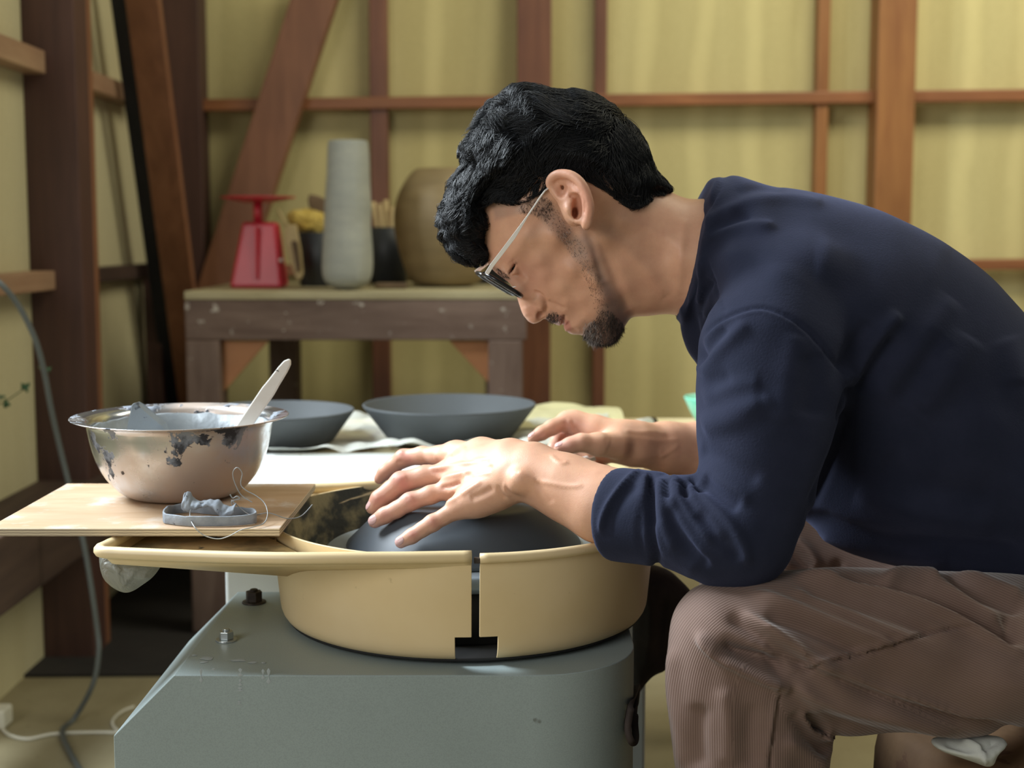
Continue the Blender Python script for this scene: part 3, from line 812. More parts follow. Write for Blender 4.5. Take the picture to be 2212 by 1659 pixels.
# clay caked strap ring, scrap and wire on the board
m_clayb = speckled('caked_blue_grey_clay', (.18, .21, .25), (.34, .38, .43), 40, .75, .6, .002, extra=(90, .66, (.05, .05, .06)))
def strap(name, pts, hgt, th, m, label, cat, z0):
    n = len(pts); Vv = []; Ff = []; rj = random.Random(2)
    for i, (x, y) in enumerate(pts):
        a_ = Vector(pts[(i+1) % n])-Vector(pts[i-1]); nr = Vector((a_.y, -a_.x)).normalized()
        z1 = z0+hgt*(1+.12*mn.noise(Vector((x*90, y*90, 0)))); j = th*(1+.3*mn.noise(Vector((x*120, y*120, 4))))
        for o_, zz in ((-j/2, z0+.0004), (j/2, z0+.0004), (j/2, z1), (-j/2, z1)): Vv.append((x+nr.x*o_, y+nr.y*o_, zz))
    for i in range(n):
        j = (i+1) % n
        for k in range(4): Ff.append((i*4+k, i*4+(k+1) % 4, j*4+(k+1) % 4, j*4+k))
    o = mesh(name, Vv, Ff, m, None, True); fixmesh(o); b_ = o.modifiers.new('b', 'BEVEL'); b_.width = .0008; b_.segments = 2; b_.limit_method = 'ANGLE'
    tag(o, label, cat); return o
def bp(px, py):
    q = P(px, py, 1.0); c0 = Vector((0, 0, H)); d = q-c0; s_ = c0+d*((zbt-H)/d.z); return (s_.x, s_.y)
lp = [bp(*q) for q in ((358, 1132), (400, 1137), (450, 1138), (500, 1137), (545, 1133), (553, 1128), (548, 1121), (530, 1119), (500, 1117), (460, 1113), (420, 1109), (395, 1109), (370, 1113), (357, 1121), (354, 1128))]
lp = [tuple(p[:2]) for p in crsp([(*p, 0) for p in lp+[lp[0]]], 4)[:-1]]
strap('clay_strap', lp, .0105, .0022, m_clayb, 'flattened ring of clay-caked strap lying at the front of the plywood board', 'strap', zbt)
top_ = [(400,1062,1.352),(410,1062,1.356),(420,1076,1.358),(436,1083,1.356),(455,1078,1.352),(478,1084,1.350),(498,1094,1.350),(512,1088,1.352)]
bot_ = [(394,1101,1.348),(404,1104,1.342),(418,1101,1.340),(438,1094,1.342),(456,1094,1.342),(472,1108,1.341),(480,1121,1.340),(506,1108,1.346)]
tp_ = crsp([tuple(P(*q)) for q in top_], 5); bt_ = crsp([tuple(P(*q)) for q in bot_], 5); Vv = []; Ff = []; nk = 7
for i_, (p, q) in enumerate(zip(tp_, bt_)):
    for k in range(nk):
        f = k/(nk-1); w_ = p*(1-f)+q*f; w_ = w_+np.array([0, -.009*math.sin(math.pi*f)+.003*mn.noise(Vector((i_*.35, k*.6, 2))), .003*mn.noise(Vector((i_*.4, k*.7, 7)))])
        Vv.append(tuple(w_))
    if i_: Ff += [((i_-1)*nk+k, (i_-1)*nk+k+1, i_*nk+k+1, i_*nk+k) for k in range(nk-1)]
scr = mesh('clay_scrap', Vv, Ff, m_clayb, None, True); so_ = scr.modifiers.new('s', 'SOLIDIFY'); so_.thickness = .0022; so_.offset = 0; scr.modifiers.new('ss', 'SUBSURF').render_levels = 1
tag(scr, 'crumpled twisted scrap of blue-grey clay resting on the strap ring', 'clay piece')
m_wire = mat('grey_wire', (.34, .36, .37), .5, .3)
def bpz(px, py, Y): return P(px, py, Y)
wp = [P(545, 1085, 1.36), P(522, 1070, 1.362), P(508, 1045, 1.362), P(503, 1022, 1.362), P(512, 1010, 1.362), P(523, 1022, 1.362), P(520, 1045, 1.362), P(530, 1058, 1.360), P(555, 1072, 1.358), P(572, 1088, 1.352), P(578, 1110, 1.340), P(570, 1130, 1.325), P(545, 1139, 1.312), P(520, 1145, 1.309), P(495, 1158, 1.308), P(470, 1164, 1.308), P(440, 1156, 1.309), P(420, 1138, 1.311), P(411, 1118, 1.332), P(413, 1100, 1.338), P(430, 1086, 1.344), P(470, 1090, 1.346)]
wp2 = [P(500, 1080, 1.35), P(540, 1112, 1.352), P(580, 1108, 1.356), P(620, 1120, 1.36), P(650, 1115, 1.37), P(675, 1090, 1.38)]
wr = empty('wire_loop', tuple(P(520, 1120, 1.33))); tag(wr, 'thin grey wire curled in loops over the clay scraps and the board edge', 'wire')
for pts in (wp, wp2):
    o = tube('wire', crsp([tuple(p) for p in pts], 8), .00055, m_wire, None, 6); reparent(o, wr)
o = tube('knot', crsp([tuple(P(*q, 1.358)) for q in ((497, 1068), (503, 1076), (512, 1072), (518, 1077), (508, 1080), (500, 1084), (503, 1092))], 4), .0007, m_wire, None, 6); reparent(o, wr)
# plastic bag under the tray
m_bag = mat('milky_plastic_bag', (.50, .52, .47), .35); bb = m_bag.node_tree.nodes['Principled BSDF']; bb.inputs['Alpha'].default_value = .42
t = NT(m_bag); v = t.coord(); t.bump(t.noise(v, 28, 5, .6, 1.2), 1.0, .010)
bagp = [(216,1178),(215,1200),(217,1225),(225,1250),(245,1268),(262,1277),(275,1280),(290,1276),(310,1262),(330,1248),(342,1232),(352,1216),(356,1205),(300,1200),(250,1190)]
bagf = inflate(bagp, 1.315, [(260,1230,.020),(340,1210,.016),(230,1190,.018)], bl=4, st=1.5)
bg_ = Body(); bg_.u(bagf, 0); a_, b2_ = bg_.mesh((-.42, 1.26, .50), (-.30, 1.37, .60), .0022)
for it_ in ([(225,1215),(260,1240),(320,1245)], [(235,1205),(255,1225),(260,1262)], [(300,1205),(290,1235),(265,1265)], [(330,1205),(310,1225),(270,1232)]): a_ = strokes(a_, b2_, [(it_, 4, .003)])
o = mesh_np('plastic_bag', a_, b2_, m_bag); tag(o, 'small milky plastic bag hanging under the left end of the tray', 'bag')
# ---- trimming tool in the far hand
m_blade = mat('tool_steel', (.78, .78, .74), .3, .9)
tt = empty('trimming_tool', tuple(P(1250, 990, 1.56))); tag(tt, "slim trimming tool held in the potter's far hand", 'tool')
o = tube('handle', [P(1385, 960, 1.60), P(1310, 980, 1.585), P(1245, 996, 1.565)], [.0032, .0036, .003], m_bone, None, 10); reparent(o, tt)
o = prism('blade', [P(1245, 992, 1.562), P(1285, 986, 1.560), P(1288, 994, 1.560), P(1250, 1003, 1.560)], (0, .0012, 0), m_blade, None, .0003); reparent(o, tt)
# ---- dark cloth and strap beside the wheel
m_cloth = speckled('dark_brown_cloth', (.020, .014, .012), (.040, .028, .024), 30, .8, .4, .002)
clp = [(1372,1215),(1440,1225),(1480,1262),(1500,1285),(1475,1330),(1452,1400),(1446,1436),(1436,1450),(1415,1456),(1400,1470),(1385,1490),(1374,1506),(1366,1490),(1366,1420),(1366,1300)]
cf = inflate(clp, 1.57, [(1420,1300,.026),(1400,1440,.016)], bl=3, st=2)
cb = Body(); cb.u(cf, 0); a_, b2_ = cb.mesh((.12, 1.53, .30), (.23, 1.61, .52), .003)
a_ = strokes(a_, b2_, [([(1400,1250),(1410,1350),(1395,1440)], 10, .004), ([(1435,1290),(1425,1380),(1430,1440)], 10, -.004)])
hc_ = empty('hanging_apron', tuple(P(1410, 1450, 1.57))); tag(hc_, 'dark brown cloth with a dangling strap hanging between wheel and knee', 'cloth')
o = mesh_np('cloth', a_, b2_, m_cloth); reparent(o, hc_)
def ribbon(name, pts, w, th, m):
    Vv = []; Ff = []
    for i, p in enumerate(pts):
        t_ = (Vector(pts[min(i+1, len(pts)-1)])-Vector(pts[max(i-1, 0)])).normalized(); s_ = t_.cross(Vector((0, 1, 0))).normalized(); y_ = Vector((0, 1, 0))
        for a_, b_ in ((-1, -1), (1, -1), (1, 1), (-1, 1)): Vv.append(Vector(p)+s_*(a_*w[i]/2)+y_*(b_*th/2))
        if i: Ff += [((i-1)*4+k, (i-1)*4+(k+1) % 4, i*4+(k+1) % 4, i*4+k) for k in range(4)]
    Ff += [(3, 2, 1, 0), tuple(len(Vv)-4+k for k in range(4))]
    return mesh(name, Vv, Ff, m, None, True)
pts = crsp([tuple(P(*q)) for q in ((1376,1480,1.55),(1374,1488,1.42),(1366,1515,1.30),(1359,1545,1.285),(1356,1575,1.28),(1362,1598,1.28),(1369,1603,1.285),(1373,1590,1.29),(1371,1560,1.30),(1373,1530,1.32),(1376,1495,1.42),(1378,1482,1.55))], 5)
o = ribbon('strap', pts, [.0065]*len(pts), .006, m_cloth); reparent(o, hc_)
# ---- stool and white cloth at the lower right
m_log = speckled('rough_brown_wood', (.13, .072, .035), (.20, .115, .055), 9, .8, .5, .004, extra=(26, .60, (.12, .06, .03)))
zst = P(2050, 1612, 1.30).z-.004
m_wcl = speckled('white_cloth', (.52, .54, .50), (.60, .62, .58), 14, .8, .5, .004)
sx0 = P(1960, 1600, 1.30).x
def wobs(a, r, z): k = 1+.03*mn.noise(Vector((math.cos(a)*2, math.sin(a)*2, z*6))); return (r*k*math.cos(a), r*k*math.sin(a), z)
st_ = empty('log_stool', (sx0+.24, 1.37, 0)); tag(st_, 'rough brown wooden seat under the potter, at the lower right', 'stool')
o = lathe('seat', [(0, zst), (.222, zst), (.235, zst-.008), (.242, zst-.05), (.242, zst-.075), (0, zst-.075)], (sx0+.24, 1.37, 0), m_log, None, 64, wob=wobs); reparent(o, st_)
o = lathe('seat_base', [(0, zst-.074), (.20, zst-.074), (.17, zst*.4), (.19, .002), (0, .002)], (sx0+.24, 1.37, 0), m_log, None, 48, wob=wobs); reparent(o, st_)
clp = [(2005,1600),(2060,1592),(2120,1590),(2165,1594),(2176,1600),(2165,1612),(2150,1625),(2146,1640),(2138,1650),(2125,1653),(2100,1643),(2060,1630),(2025,1618)]
cf = inflate(clp, 1.235, [(2090,1615,.03)], bl=3, st=2)
cb = Body(); cb.u(cf, 0); a_, b2_ = cb.mesh((.34, 1.18, .36), (.50, 1.29, .44), .0025)
a_ = strokes(a_, b2_, [([(2080,1600),(2120,1615),(2130,1650)], 5, .004), ([(2040,1605),(2100,1625)], 6, -.003), ([(2150,1600),(2118,1625)], 5, -.004)])
o = mesh_np('white_cloth', a_, b2_, m_wcl); tag(o, 'bunched white cloth on the wooden seat under the thigh', 'cloth')
# ---- back table
m_tab = wood('old_table_wood', (.105, .062, .045), (.20, .135, .105), .65, (1.5, 10, 10), 3, .3, (26, .62, (.42, .38, .33)))
m_tabv = wood('old_table_leg_wood', (.105, .062, .045), (.20, .135, .105), .65, (10, 10, 1.5), 3, .3, (26, .64, (.42, .38, .33)))
m_top = wood('table_top_wood', (.34, .29, .16), (.46, .41, .25), .6, (2, 8, 8), 3, .2)
m_gus = wood('orange_plywood', (.40, .16, .06), (.50, .23, .09), .55, (1, 6, 6), 3, .1)
TF, TB = 2.92, 3.52
tx0, tx1 = P(397, 635, TF).x, P(1138, 635, TF).x
ztt = P(700, 629, TF).z
tb = empty('work_table', ((tx0+tx1)/2, 3.2, 0)); tag(tb, 'old dark wooden work table behind, with orange plywood corner braces', 'table')
def tp(o): reparent(o, tb); return o
tp(box('table_top', tx0, tx1, TF, TB, ztt-.018, ztt, m_top, None, .003))
za = P(700, 735, TF).z
tp(box('front_apron', tx0, tx1, TF+.002, TF+.06, za, ztt-.018, m_tab, None, .003))
tp(box('back_apron', tx0, tx1, TB-.06, TB-.002, za, ztt-.018, m_tab, None, .003))
tp(box('side_apron', tx0+.005, tx0+.05, TF+.06, TB-.06, za, ztt-.018, m_tab, None, .003)); tp(box('side_apron', tx1-.05, tx1-.005, TF+.06, TB-.06, za, ztt-.018, m_tab, None, .003))
lw = P(475, 800, TF).x-P(400, 800, TF).x
for x0 in (tx0, P(1055, 800, TF).x):
    tp(box('leg', x0, x0+lw, TF+.002, TF+.075, .007, za, m_tabv, None, .004))
for x0 in (P(593, 800, TB).x, P(1050, 800, TB).x): tp(box('leg', x0, x0+lw*.95, TB-.08, TB-.005, .007, za, m_tabv, None, .004))
def gus(pts): return tp(prism('corner_brace', [P(px, py, TF+.03) for px, py in pts], (0, .012, 0), m_gus, None, .001))
gus([(476, 736), (580, 736), (560, 758), (487, 842), (476, 852)]); gus([(970, 736), (1056, 736), (1056, 828)])
# plaster smears on the apron
# ---- things on the table
def tabx(px, Y): return P(px, 600, Y).x
# red kitchen scale
YS_ = 3.12
m_redp = speckled('red_enamel', (.46, .018, .035), (.56, .035, .06), 6, .35, .05)
sc_ = empty('kitchen_scale', (tabx(558, YS_), YS_, ztt)); tag(sc_, 'small red kitchen scale with a round pan, on the left of the work table', 'kitchen scale')
zsb = ztt+.0005; zsm = P(558, 480, YS_).z
xa, xb = P(503, 600, YS_).x, P(617, 600, YS_).x; xc, xd = P(527, 480, YS_).x, P(601, 480, YS_).x
dd2 = .045
Vs = [(xa, YS_-dd2, zsb), (xb, YS_-dd2, zsb), (xb, YS_+dd2, zsb), (xa, YS_+dd2, zsb), (xc, YS_-dd2*.55, zsm), (xd, YS_-dd2*.55, zsm), (xd, YS_+dd2*.55, zsm), (xc, YS_+dd2*.55, zsm)]
o = mesh('scale_body', Vs, [(0, 3, 2, 1), (4, 5, 6, 7), (0, 1, 5, 4), (1, 2, 6, 5), (2, 3, 7, 6), (3, 0, 4, 7)], m_redp, None, False, bevel=.008, seg_=4); reparent(o, sc_)
zpn = P(558, 432, YS_).z
o = tube('scale_stem', [(tabx(560, YS_), YS_, zsm-.002), (tabx(560, YS_), YS_, zpn-.004)], .010, m_redp, None, 14); reparent(o, sc_)
o = lathe('scale_pan', [(0, zpn-.006), (.03, zpn-.006), (.070, zpn+.002), (.083, zpn+.0045), (.083, zpn+.007), (.068, zpn+.005), (.03, zpn-.003), (0, zpn-.003)], (tabx(561, YS_), YS_, 0), m_redp, None, 48); reparent(o, sc_)
m_whd = mat('pale_dial_edge', (.6, .58, .54), .5)
Vd = [(x*1.0, YS_-dd2*1.02, z) for x, z in ((0, 0),)]
o = box('scale_ridge', P(551, 560, YS_-.05).x, P(557, 560, YS_-.05).x, YS_-.050, YS_-.030, zsb+.02, zsm-.01, m_redp, None, .002); reparent(o, sc_)
o = tube('level_screw', [(P(607, 562, YS_-.04).x, YS_-.046, P(607, 562, YS_-.04).z), (P(607, 562, YS_-.04).x, YS_-.030, P(607, 562, YS_-.04).z)], .004, m_whd, None, 12); reparent(o, sc_)
# tall grey vase (hand built, slightly lumpy)
m_vase = mat('grey_unglazed_clay', (.33, .34, .30), .75); t = NT(m_vase); v = t.coord((1, 1, 3)); n = t.noise(v, 14, 6, .6)
t.base(t.ramp(n, [(.3, (.30, .315, .285)), (.7, (.38, .385, .335))])); t.bump(t.noise(v, 40, 5), .5, .003)
YV = 2.99; zv = ztt; xv = P(750, 500, YV).x
def vr(py, l, r): return ((r-l)/2*YV/F, P(750, py, YV).z-zv, P((l+r)/2, py, YV).x-xv)
rows = [vr(*q) for q in ((612, 705, 797), (600, 698, 804), (575, 696, 806), (545, 697, 806), (515, 698, 803), (490, 700, 800), (460, 702, 801), (430, 703, 801), (400, 704, 799), (370, 706, 798), (340, 707, 796), (315, 708, 794), (304, 709, 793))]
Vv = []; Ff = []; n = 64
allr = [(rows[0][0]*.6, 0.0005, rows[0][2])] + [(r, max(z, .001), c) for r, z, c in rows] + [(rows[-1][0]-.004, rows[-1][1]+.001, rows[-1][2]), (rows[-1][0]-.006, rows[-1][1]-.02, rows[-1][2]), (rows[-1][0]-.006, .06, rows[-1][2])]
for r, z, c in allr:
    for k in range(n):
        a = 2*math.pi*k/n; w = 1+.05*mn.noise(Vector((math.cos(a)*1.6, math.sin(a)*1.6, z*14)))+.02*mn.noise(Vector((math.cos(a)*4, math.sin(a)*4, z*30)))
        Vv.append((c+r*w*math.cos(a), r*w*math.sin(a), z))
for i in range(len(allr)-1):
    for k in range(n): Ff.append((i*n+k, i*n+(k+1) % n, i*n+n+(k+1) % n, i*n+n+k))
Ff += [tuple(range(n))[::-1], tuple((len(allr)-1)*n+k for k in range(n))]
o = mesh('vase', Vv, Ff, m_vase, None, True); o.location = (xv, YV, zv); o.modifiers.new('s', 'SUBSURF').render_levels = 1
tag(o, 'tall narrow grey clay vase standing at the middle of the work table', 'vase')
# big bronze vase
m_brz = mat('bronze_brown_clay', (.24, .17, .08), .5, .15); t = NT(m_brz); v = t.coord((1, 1, 4)); t.base(t.ramp(t.noise(v, 8, 5), [(.3, (.20, .145, .07)), (.7, (.31, .23, .115))])); t.bump(t.noise(v, 20), .3, .003)
YG = 3.20; xg = P(962, 500, YG).x; zgv = ztt
def br_(py, hw): return (hw*YG/F, P(962, py, YG).z-zgv)
zz0 = P(962, 611, YG).z
prof = [(0, 0), br_(606, 76), br_(590, 84), br_(560, 96), br_(530, 103), br_(490, 112), br_(455, 111), br_(420, 102), br_(395, 88), br_(378, 76), br_(368, 66), br_(364, 60)]
prof[1] = (prof[1][0], .001)
prof += [(prof[-1][0]-.006, prof[-1][1]-.002), (prof[-1][0]-.006, prof[-1][1]-.03), (prof[6][0]-.01, prof[6][1]), (prof[3][0]-.01, prof[3][1]), (0, .01)]
o = lathe('vase', prof, (0, 0, 0), m_brz, None, 96); fixmesh(o); o.location = (xg, YG, zgv+.0005); o.modifiers.new('s', 'SUBSURF').render_levels = 1
tag(o, "large round-shouldered bronze brown vase behind the potter's curls", 'vase')
# black tubs with brushes and sponge
m_tub = speckled('black_plastic', (.022, .026, .030), (.035, .040, .045), 6, .5, .05)
def tub(pxl, pxr, pyt, Y, label):
    x = P((pxl+pxr)/2, 560, Y).x; r = (pxr-pxl)/2*Y/F; h = P(700, pyt, Y).z-ztt
    o = lathe('tub', [(0, 0), (r*.84, 0), (r, h), (r-.003, h+.001), (r*.82, .004), (0, .004)], (0, 0, 0), m_tub, None, 48); fixmesh(o); o.location = (x, Y, ztt+.0005); return tag(o, label, 'tub')
tub(640, 742, 503, 3.22, 'black plastic tub holding a sponge, between red scale and grey vase')
tub(793, 885, 492, 3.40, 'black plastic tub of sticks, between grey vase and bronze vase')
m_sponge = speckled('yellow_sponge', (.46, .32, .06), (.62, .46, .12), 40, .95, 1.0, .006, extra=(50, .6, (.14, .09, .03)))
s = Body(); s.u(ell(A(668, 480, 3.22), (.042, .04, .030)), 0).u(ell(A(640, 470, 3.20), (.020, .02, .018)), .012).u(ell(A(690, 492, 3.22), (.028, .03, .018)), .012)
a_, b2_ = s.mesh(A(668, 480, 3.22)-.09, A(668, 480, 3.22)+.09, .003)
nn = normals(a_, b2_); a_ = a_+nn*np.array([mn.noise(Vector(p*70))*.005+mn.noise(Vector(p*200))*.0025 for p in a_])[:, None]
o = mesh_np('sponge', a_, b2_, m_sponge); tag(o, 'yellow ochre sponge heaped in the black tub beside the red scale', 'sponge')
m_stick = wood('bamboo_stick', (.48, .36, .17), (.62, .48, .25), .6, (6, 6, 1), 3); m_dleaf = speckled('dry_brown_leaf', (.11, .07, .04), (.18, .12, .07), 14, .8, .3)
def thing_tube(name, pts, rad, m, label, cat, group=None): return tag(tube(name, [P(*q) for q in pts], rad, m, None, 8), label, cat, group)
stk = [((832,600,3.40),(806,436,3.39),.006,0),((836,600,3.40),(820,440,3.385),.005,1),((838,600,3.40),(833,432,3.41),.0065,2),((842,600,3.40),(848,446,3.40),.005,3),((846,600,3.40),(858,470,3.42),.004,4)]
for a0_, b0_, r, i in stk:
    thing_tube('wooden_stick', [a0_, b0_], [r*.8, r], m_stick, 'pale wooden stick standing in the black tub beside the bronze vase', 'stick', 'wooden sticks in the tub')
thing_tube('sculpting_tool', [(668, 590, 3.22), (600, 452, 3.24)], [.004, .003], m_stick, 'thin pale tool leaning out of the sponge tub towards the red scale', 'tool')
def leafprism(name, pts, Y, m, label, cat): return tag(prism(name, [P(px, py, Y) for px, py in pts], (0, .012, 0), m, None, .004), label, cat)
leafprism('brown_glove', [(672,470),(664,432),(668,418),(690,424),(702,430),(702,470)], 3.26, m_dleaf, 'crumpled dark brown glove sticking up behind the yellow sponge', 'glove')
leafprism('wooden_brush', [(616,486),(640,484),(650,540),(655,590),(650,604),(640,606),(624,560),(613,520)], 3.10, m_stick, 'pale wooden brush leaning against the right side of the red scale', 'brush')
leafprism('brush_bristle_pad', [(628,520),(640,520),(648,580),(640,590)], 3.085, m_dleaf, 'dark brown pad resting on the wooden brush', 'pad')
m_blk = mat('black_box', (.010, .010, .012), .5)
o = box('black_box', P(1022, 590, 3.35).x, P(1150, 590, 3.35).x, 3.35, 3.45, ztt+.0005, P(1022, 552, 3.35).z, m_blk, None, .003); tag(o, "black box on the work table beyond the potter's forehead", 'box')
o = box('wood_block', P(812, 605, 3.08).x, P(880, 605, 3.08).x, 3.05, 3.10, ztt+.0005, ztt+.012, m_dleaf, None, .003); tag(o, 'flat dark wood block on the table between the two vases', 'block')
# ---- hose, vine, cable
m_hose = mat('grey_hose', (.09, .10, .095), .5)
hs = [(-40,590,2.30),(0,612,2.30),(40,660,2.32),(75,730,2.34),(95,800,2.36),(110,880,2.38),(128,960,2.40),(145,1030,2.41),(165,1110,2.41),(182,1180,2.41),(196,1260,2.41),(210,1360,2.41),(213,1410,2.40),(200,1480,2.39)]
pts = [P(*q) for q in hs] + [floor_z(160, 1560)+Vector((0, 0, .006)), floor_z(135, 1585)+Vector((0, 0, .006)), floor_z(150, 1630)+Vector((0, 0, .006)), floor_z(190, 1700)+Vector((0, 0, .006))]
tag(tube('hose', crsp([tuple(p) for p in pts], 8), .0048, m_hose, None, 10), 'grey hose hanging down the left wall and curling onto the floor', 'hose')
m_leaf = mat('dark_green_leaf', (.03, .09, .035), .5); m_stem = mat('thin_stem', (.12, .14, .06), .6)
vn = empty('ivy_sprig', tuple(P(30, 860, 2.45))); tag(vn, 'thin ivy sprig with a few small dark green leaves by the left wall', 'plant')
def leaf(px, py, s, an):
    c_ = P(px, py, 2.44); Vv = []; r = s*2.44/F
    for k in range(14):
        a = 2*math.pi*k/14; rr = r*(1+.35*math.cos(3*a)); x, z = rr*math.cos(a), rr*.75*math.sin(a); Vv.append(c_+Vector((x*math.cos(an)-z*math.sin(an), .004*math.cos(2*a), x*math.sin(an)+z*math.cos(an))))
    Vv.append(c_+Vector((0, -.003, 0))); o = mesh('leaf', Vv, [(14, k, (k+1) % 14) for k in range(14)], m_leaf, None, True); s_ = o.modifiers.new('s', 'SOLIDIFY'); s_.thickness = .001; reparent(o, vn)
for q in ((2, 858, 7, .3), (14, 872, 9, 2.), (56, 838, 10, 1.), (50, 832, 6, 2.5), (97, 798, 9, 0.), (105, 799, 6, 1.)): leaf(*q)
o = tube('stem', crsp([tuple(P(*q, 2.445)) for q in ((-20, 880), (10, 868), (45, 845), (60, 835))], 4), .0011, m_stem, None, 6); reparent(o, vn)
o = tube('stem', crsp([tuple(P(*q, 2.44)) for q in ((82, 792), (90, 797), (108, 799))], 4), .0011, m_stem, None, 6); reparent(o, vn)
m_wcab = mat('white_cable', (.62, .60, .50), .5)
cb1 = [floor_z(*q)+Vector((0, 0, .003)) for q in ((5, 1578), (22, 1592), (60, 1600), (110, 1590), (170, 1586), (240, 1586), (300, 1590))]
cc_ = empty('charger', tuple(floor_z(10, 1560))); tag(cc_, 'white plug adapter with a thin white cable on the floor at far left', 'charger')
o = tube('cable', crsp([tuple(p) for p in cb1], 6), .0028, m_wcab, None, 8); reparent(o, cc_)
q = floor_z(2, 1572); o = box('adapter', q.x-.05, q.x+.012, q.y-.015, q.y+.03, .001, .035, m_wcab, None, .005); reparent(o, cc_)
cb2 = [floor_z(*q)+Vector((0, 0, .003)) for q in ((290, 1530), (265, 1540), (245, 1558), (247, 1575), (280, 1600))]
tag(tube('cable', crsp([tuple(p) for p in cb2], 6), .0025, m_wcab, None, 8), 'thin pale cable curling out from behind the grey wheel body', 'cable')
# ================================================================== PERSON
rng = np.random.default_rng(7)
def Z1(pts, s, ox, oy): return [(ox+x/s, oy+y/s) for x, y in pts]
YC = 1.45
SKIN = (0.72, 0.405, 0.26)
HB = 0.0019                   # body mesh resolution
face_z = [(400,684),(1372,684.5),(1360,690),(1352.6,702),(1343.6,718),(1333,736),(1320,745),(1300,746),(1283,742),(1270,733),(1261,726),(1252,723),(1240,724),(1230,720.6),(1222,713),(1217,704),(1216.5,700),(1210,704),(1204,702.5),(1192,697),(1182,691),(1177,687),(1173,689),(1166,694.5),(1154,700),(1143,696.5),(1134,686),(1126.5,672),(1121,657),(1117,643),(1108,621),(1101,612),(1087,601),(1074,592),(1064,583),(1056,572),(1049,558),(1040,537),(1034,518),
 (1029,490),(1030,450),(1040,400),(1060,350),(1090,302),(1135,258),(1190,230),(1245,225),(1300,240),(1345,275),(1375,320),(1392,362),(1405,390),(1425,404),(1447,412),(1466,423),(1488,438),(1516,448),(1560,462),(1620,520),(1630,620),(1600,700),(1540,700),(1475,672),(1430,680)]
face_z[0] = (1400, 684)
Wh = [(1040,520,.050),(1045,545,.052),(1055,480,.056),(1045,430,.055),(1110,460,.067),(1130,300,.068),(1200,300,.073),(1300,300,.073),(1360,360,.070),
 (1200,400,.077),(1300,400,.077),(1240,350,.077),(1350,420,.070),(1400,440,.058),(1065,565,.050),(1085,575,.046),(1100,545,.060),(1130,520,.066),(1112,585,.046),(1098,592,.038),(1092,602,.020),(1125,598,.053),(1150,560,.066),(1180,510,.071),
 (1105,622,.010),(1118,632,.011),(1120,650,.010),(1130,670,.011),(1140,688,.011),(1155,690,.012),(1165,682,.0135),(1150,668,.0165),(1163,660,.0185),(1172,672,.0165),(1140,650,.0125),(1130,628,.017),(1148,632,.024),
 (1160,622,.040),(1175,640,.034),(1185,660,.030),(1190,680,.025),(1183,688,.020),(1200,690,.024),(1210,700,.022),(1160,595,.056),(1200,620,.054),(1215,655,.044),(1225,680,.032),(1222,703,.020),(1232,712,.022),(1245,715,.020),(1240,690,.034),(1262,715,.024),(1275,725,.025),(1300,735,.026),(1325,730,.024),
 (1250,640,.052),(1270,670,.046),(1290,700,.038),(1220,580,.064),(1260,560,.068),(1270,600,.064),(1290,640,.057),(1300,680,.048),(1270,520,.072),(1330,700,.034),
 (1330,560,.058),(1330,620,.052),(1350,660,.044),(1380,500,.058),(1400,560,.057),(1400,640,.050),(1350,520,.060),(1310,480,.066),(1460,500,.066),(1460,560,.068),(1460,640,.062),(1560,560,.10),(1600,500,.10),(1600,640,.10)]
PIV = A(1210, 440, YC)
head = inflate(face_z, YC, Wh, bl=2, st=1.5, rot=math.radians(5), piv=PIV, ch=1, p=3.0, eps=18, wbl=36)

def YE(px): return 1.366-(px-1188)/92*.021
def E(px, py, off=0): return A(px, py, YE(px)-off)
ear_poly = [(1187,394),(1191,382),(1203,374),(1217,372),(1230,375),(1247,383),(1260,396),(1271,413),(1278,432),(1280,448),(1278,466),(1274,484),(1270,495),(1263,495),(1259,488),(1250,480),(1238,474),(1222,462),(1205,440),(1191,416)]
_gx, _gy = np.meshgrid(np.arange(1150, 1320, 1.), np.arange(340, 530, 1.))
_es = Grid2(blur(polydist(_gx, _gy, chaikin(ear_poly, 2))*1.36/F, 2), 1150, 340, 1.)
def ear_plate(p):
    u, v = proj(p[:, 0], 1.36, p[:, 2])
    cu = np.clip(u, 1152, 1317); cv = np.clip(v, 342, 527)
    out = np.hypot(u-cu, v-cv)*.00045
    y = p[:, 1]-YE(cu)
    return smax(np.abs(y)-.0022, -_es(cu, cv)+out, .002)
def mir(f):
    def g(p):
        q = p.copy(); q[:, 1] = 2*YC-q[:, 1]
        return f(q)
    return g
body = Body()
body.u(head, 0)
ear = []
def er(pts, r, off, k=.0025):
    rr = r if hasattr(r, '__len__') else [r]*len(pts)
    oo = off if hasattr(off, '__len__') else [off]*len(pts)
    q_ = crsp([(p[0], p[1], a_*1e4, b_*1e4) for p, a_, b_ in zip(pts, rr, oo)], 4)
    pts = [(p[0], p[1]) for p in q_]; rr = [p[2]/1e4 for p in q_]; oo = [p[3]/1e4 for p in q_]
    for i in range(len(pts)-1):
        ear.append(('u', seg(E(*pts[i], oo[i]), E(*pts[i+1], oo[i+1]), rr[i], rr[i+1]), k))
ear.append(('u', ear_plate, .003))
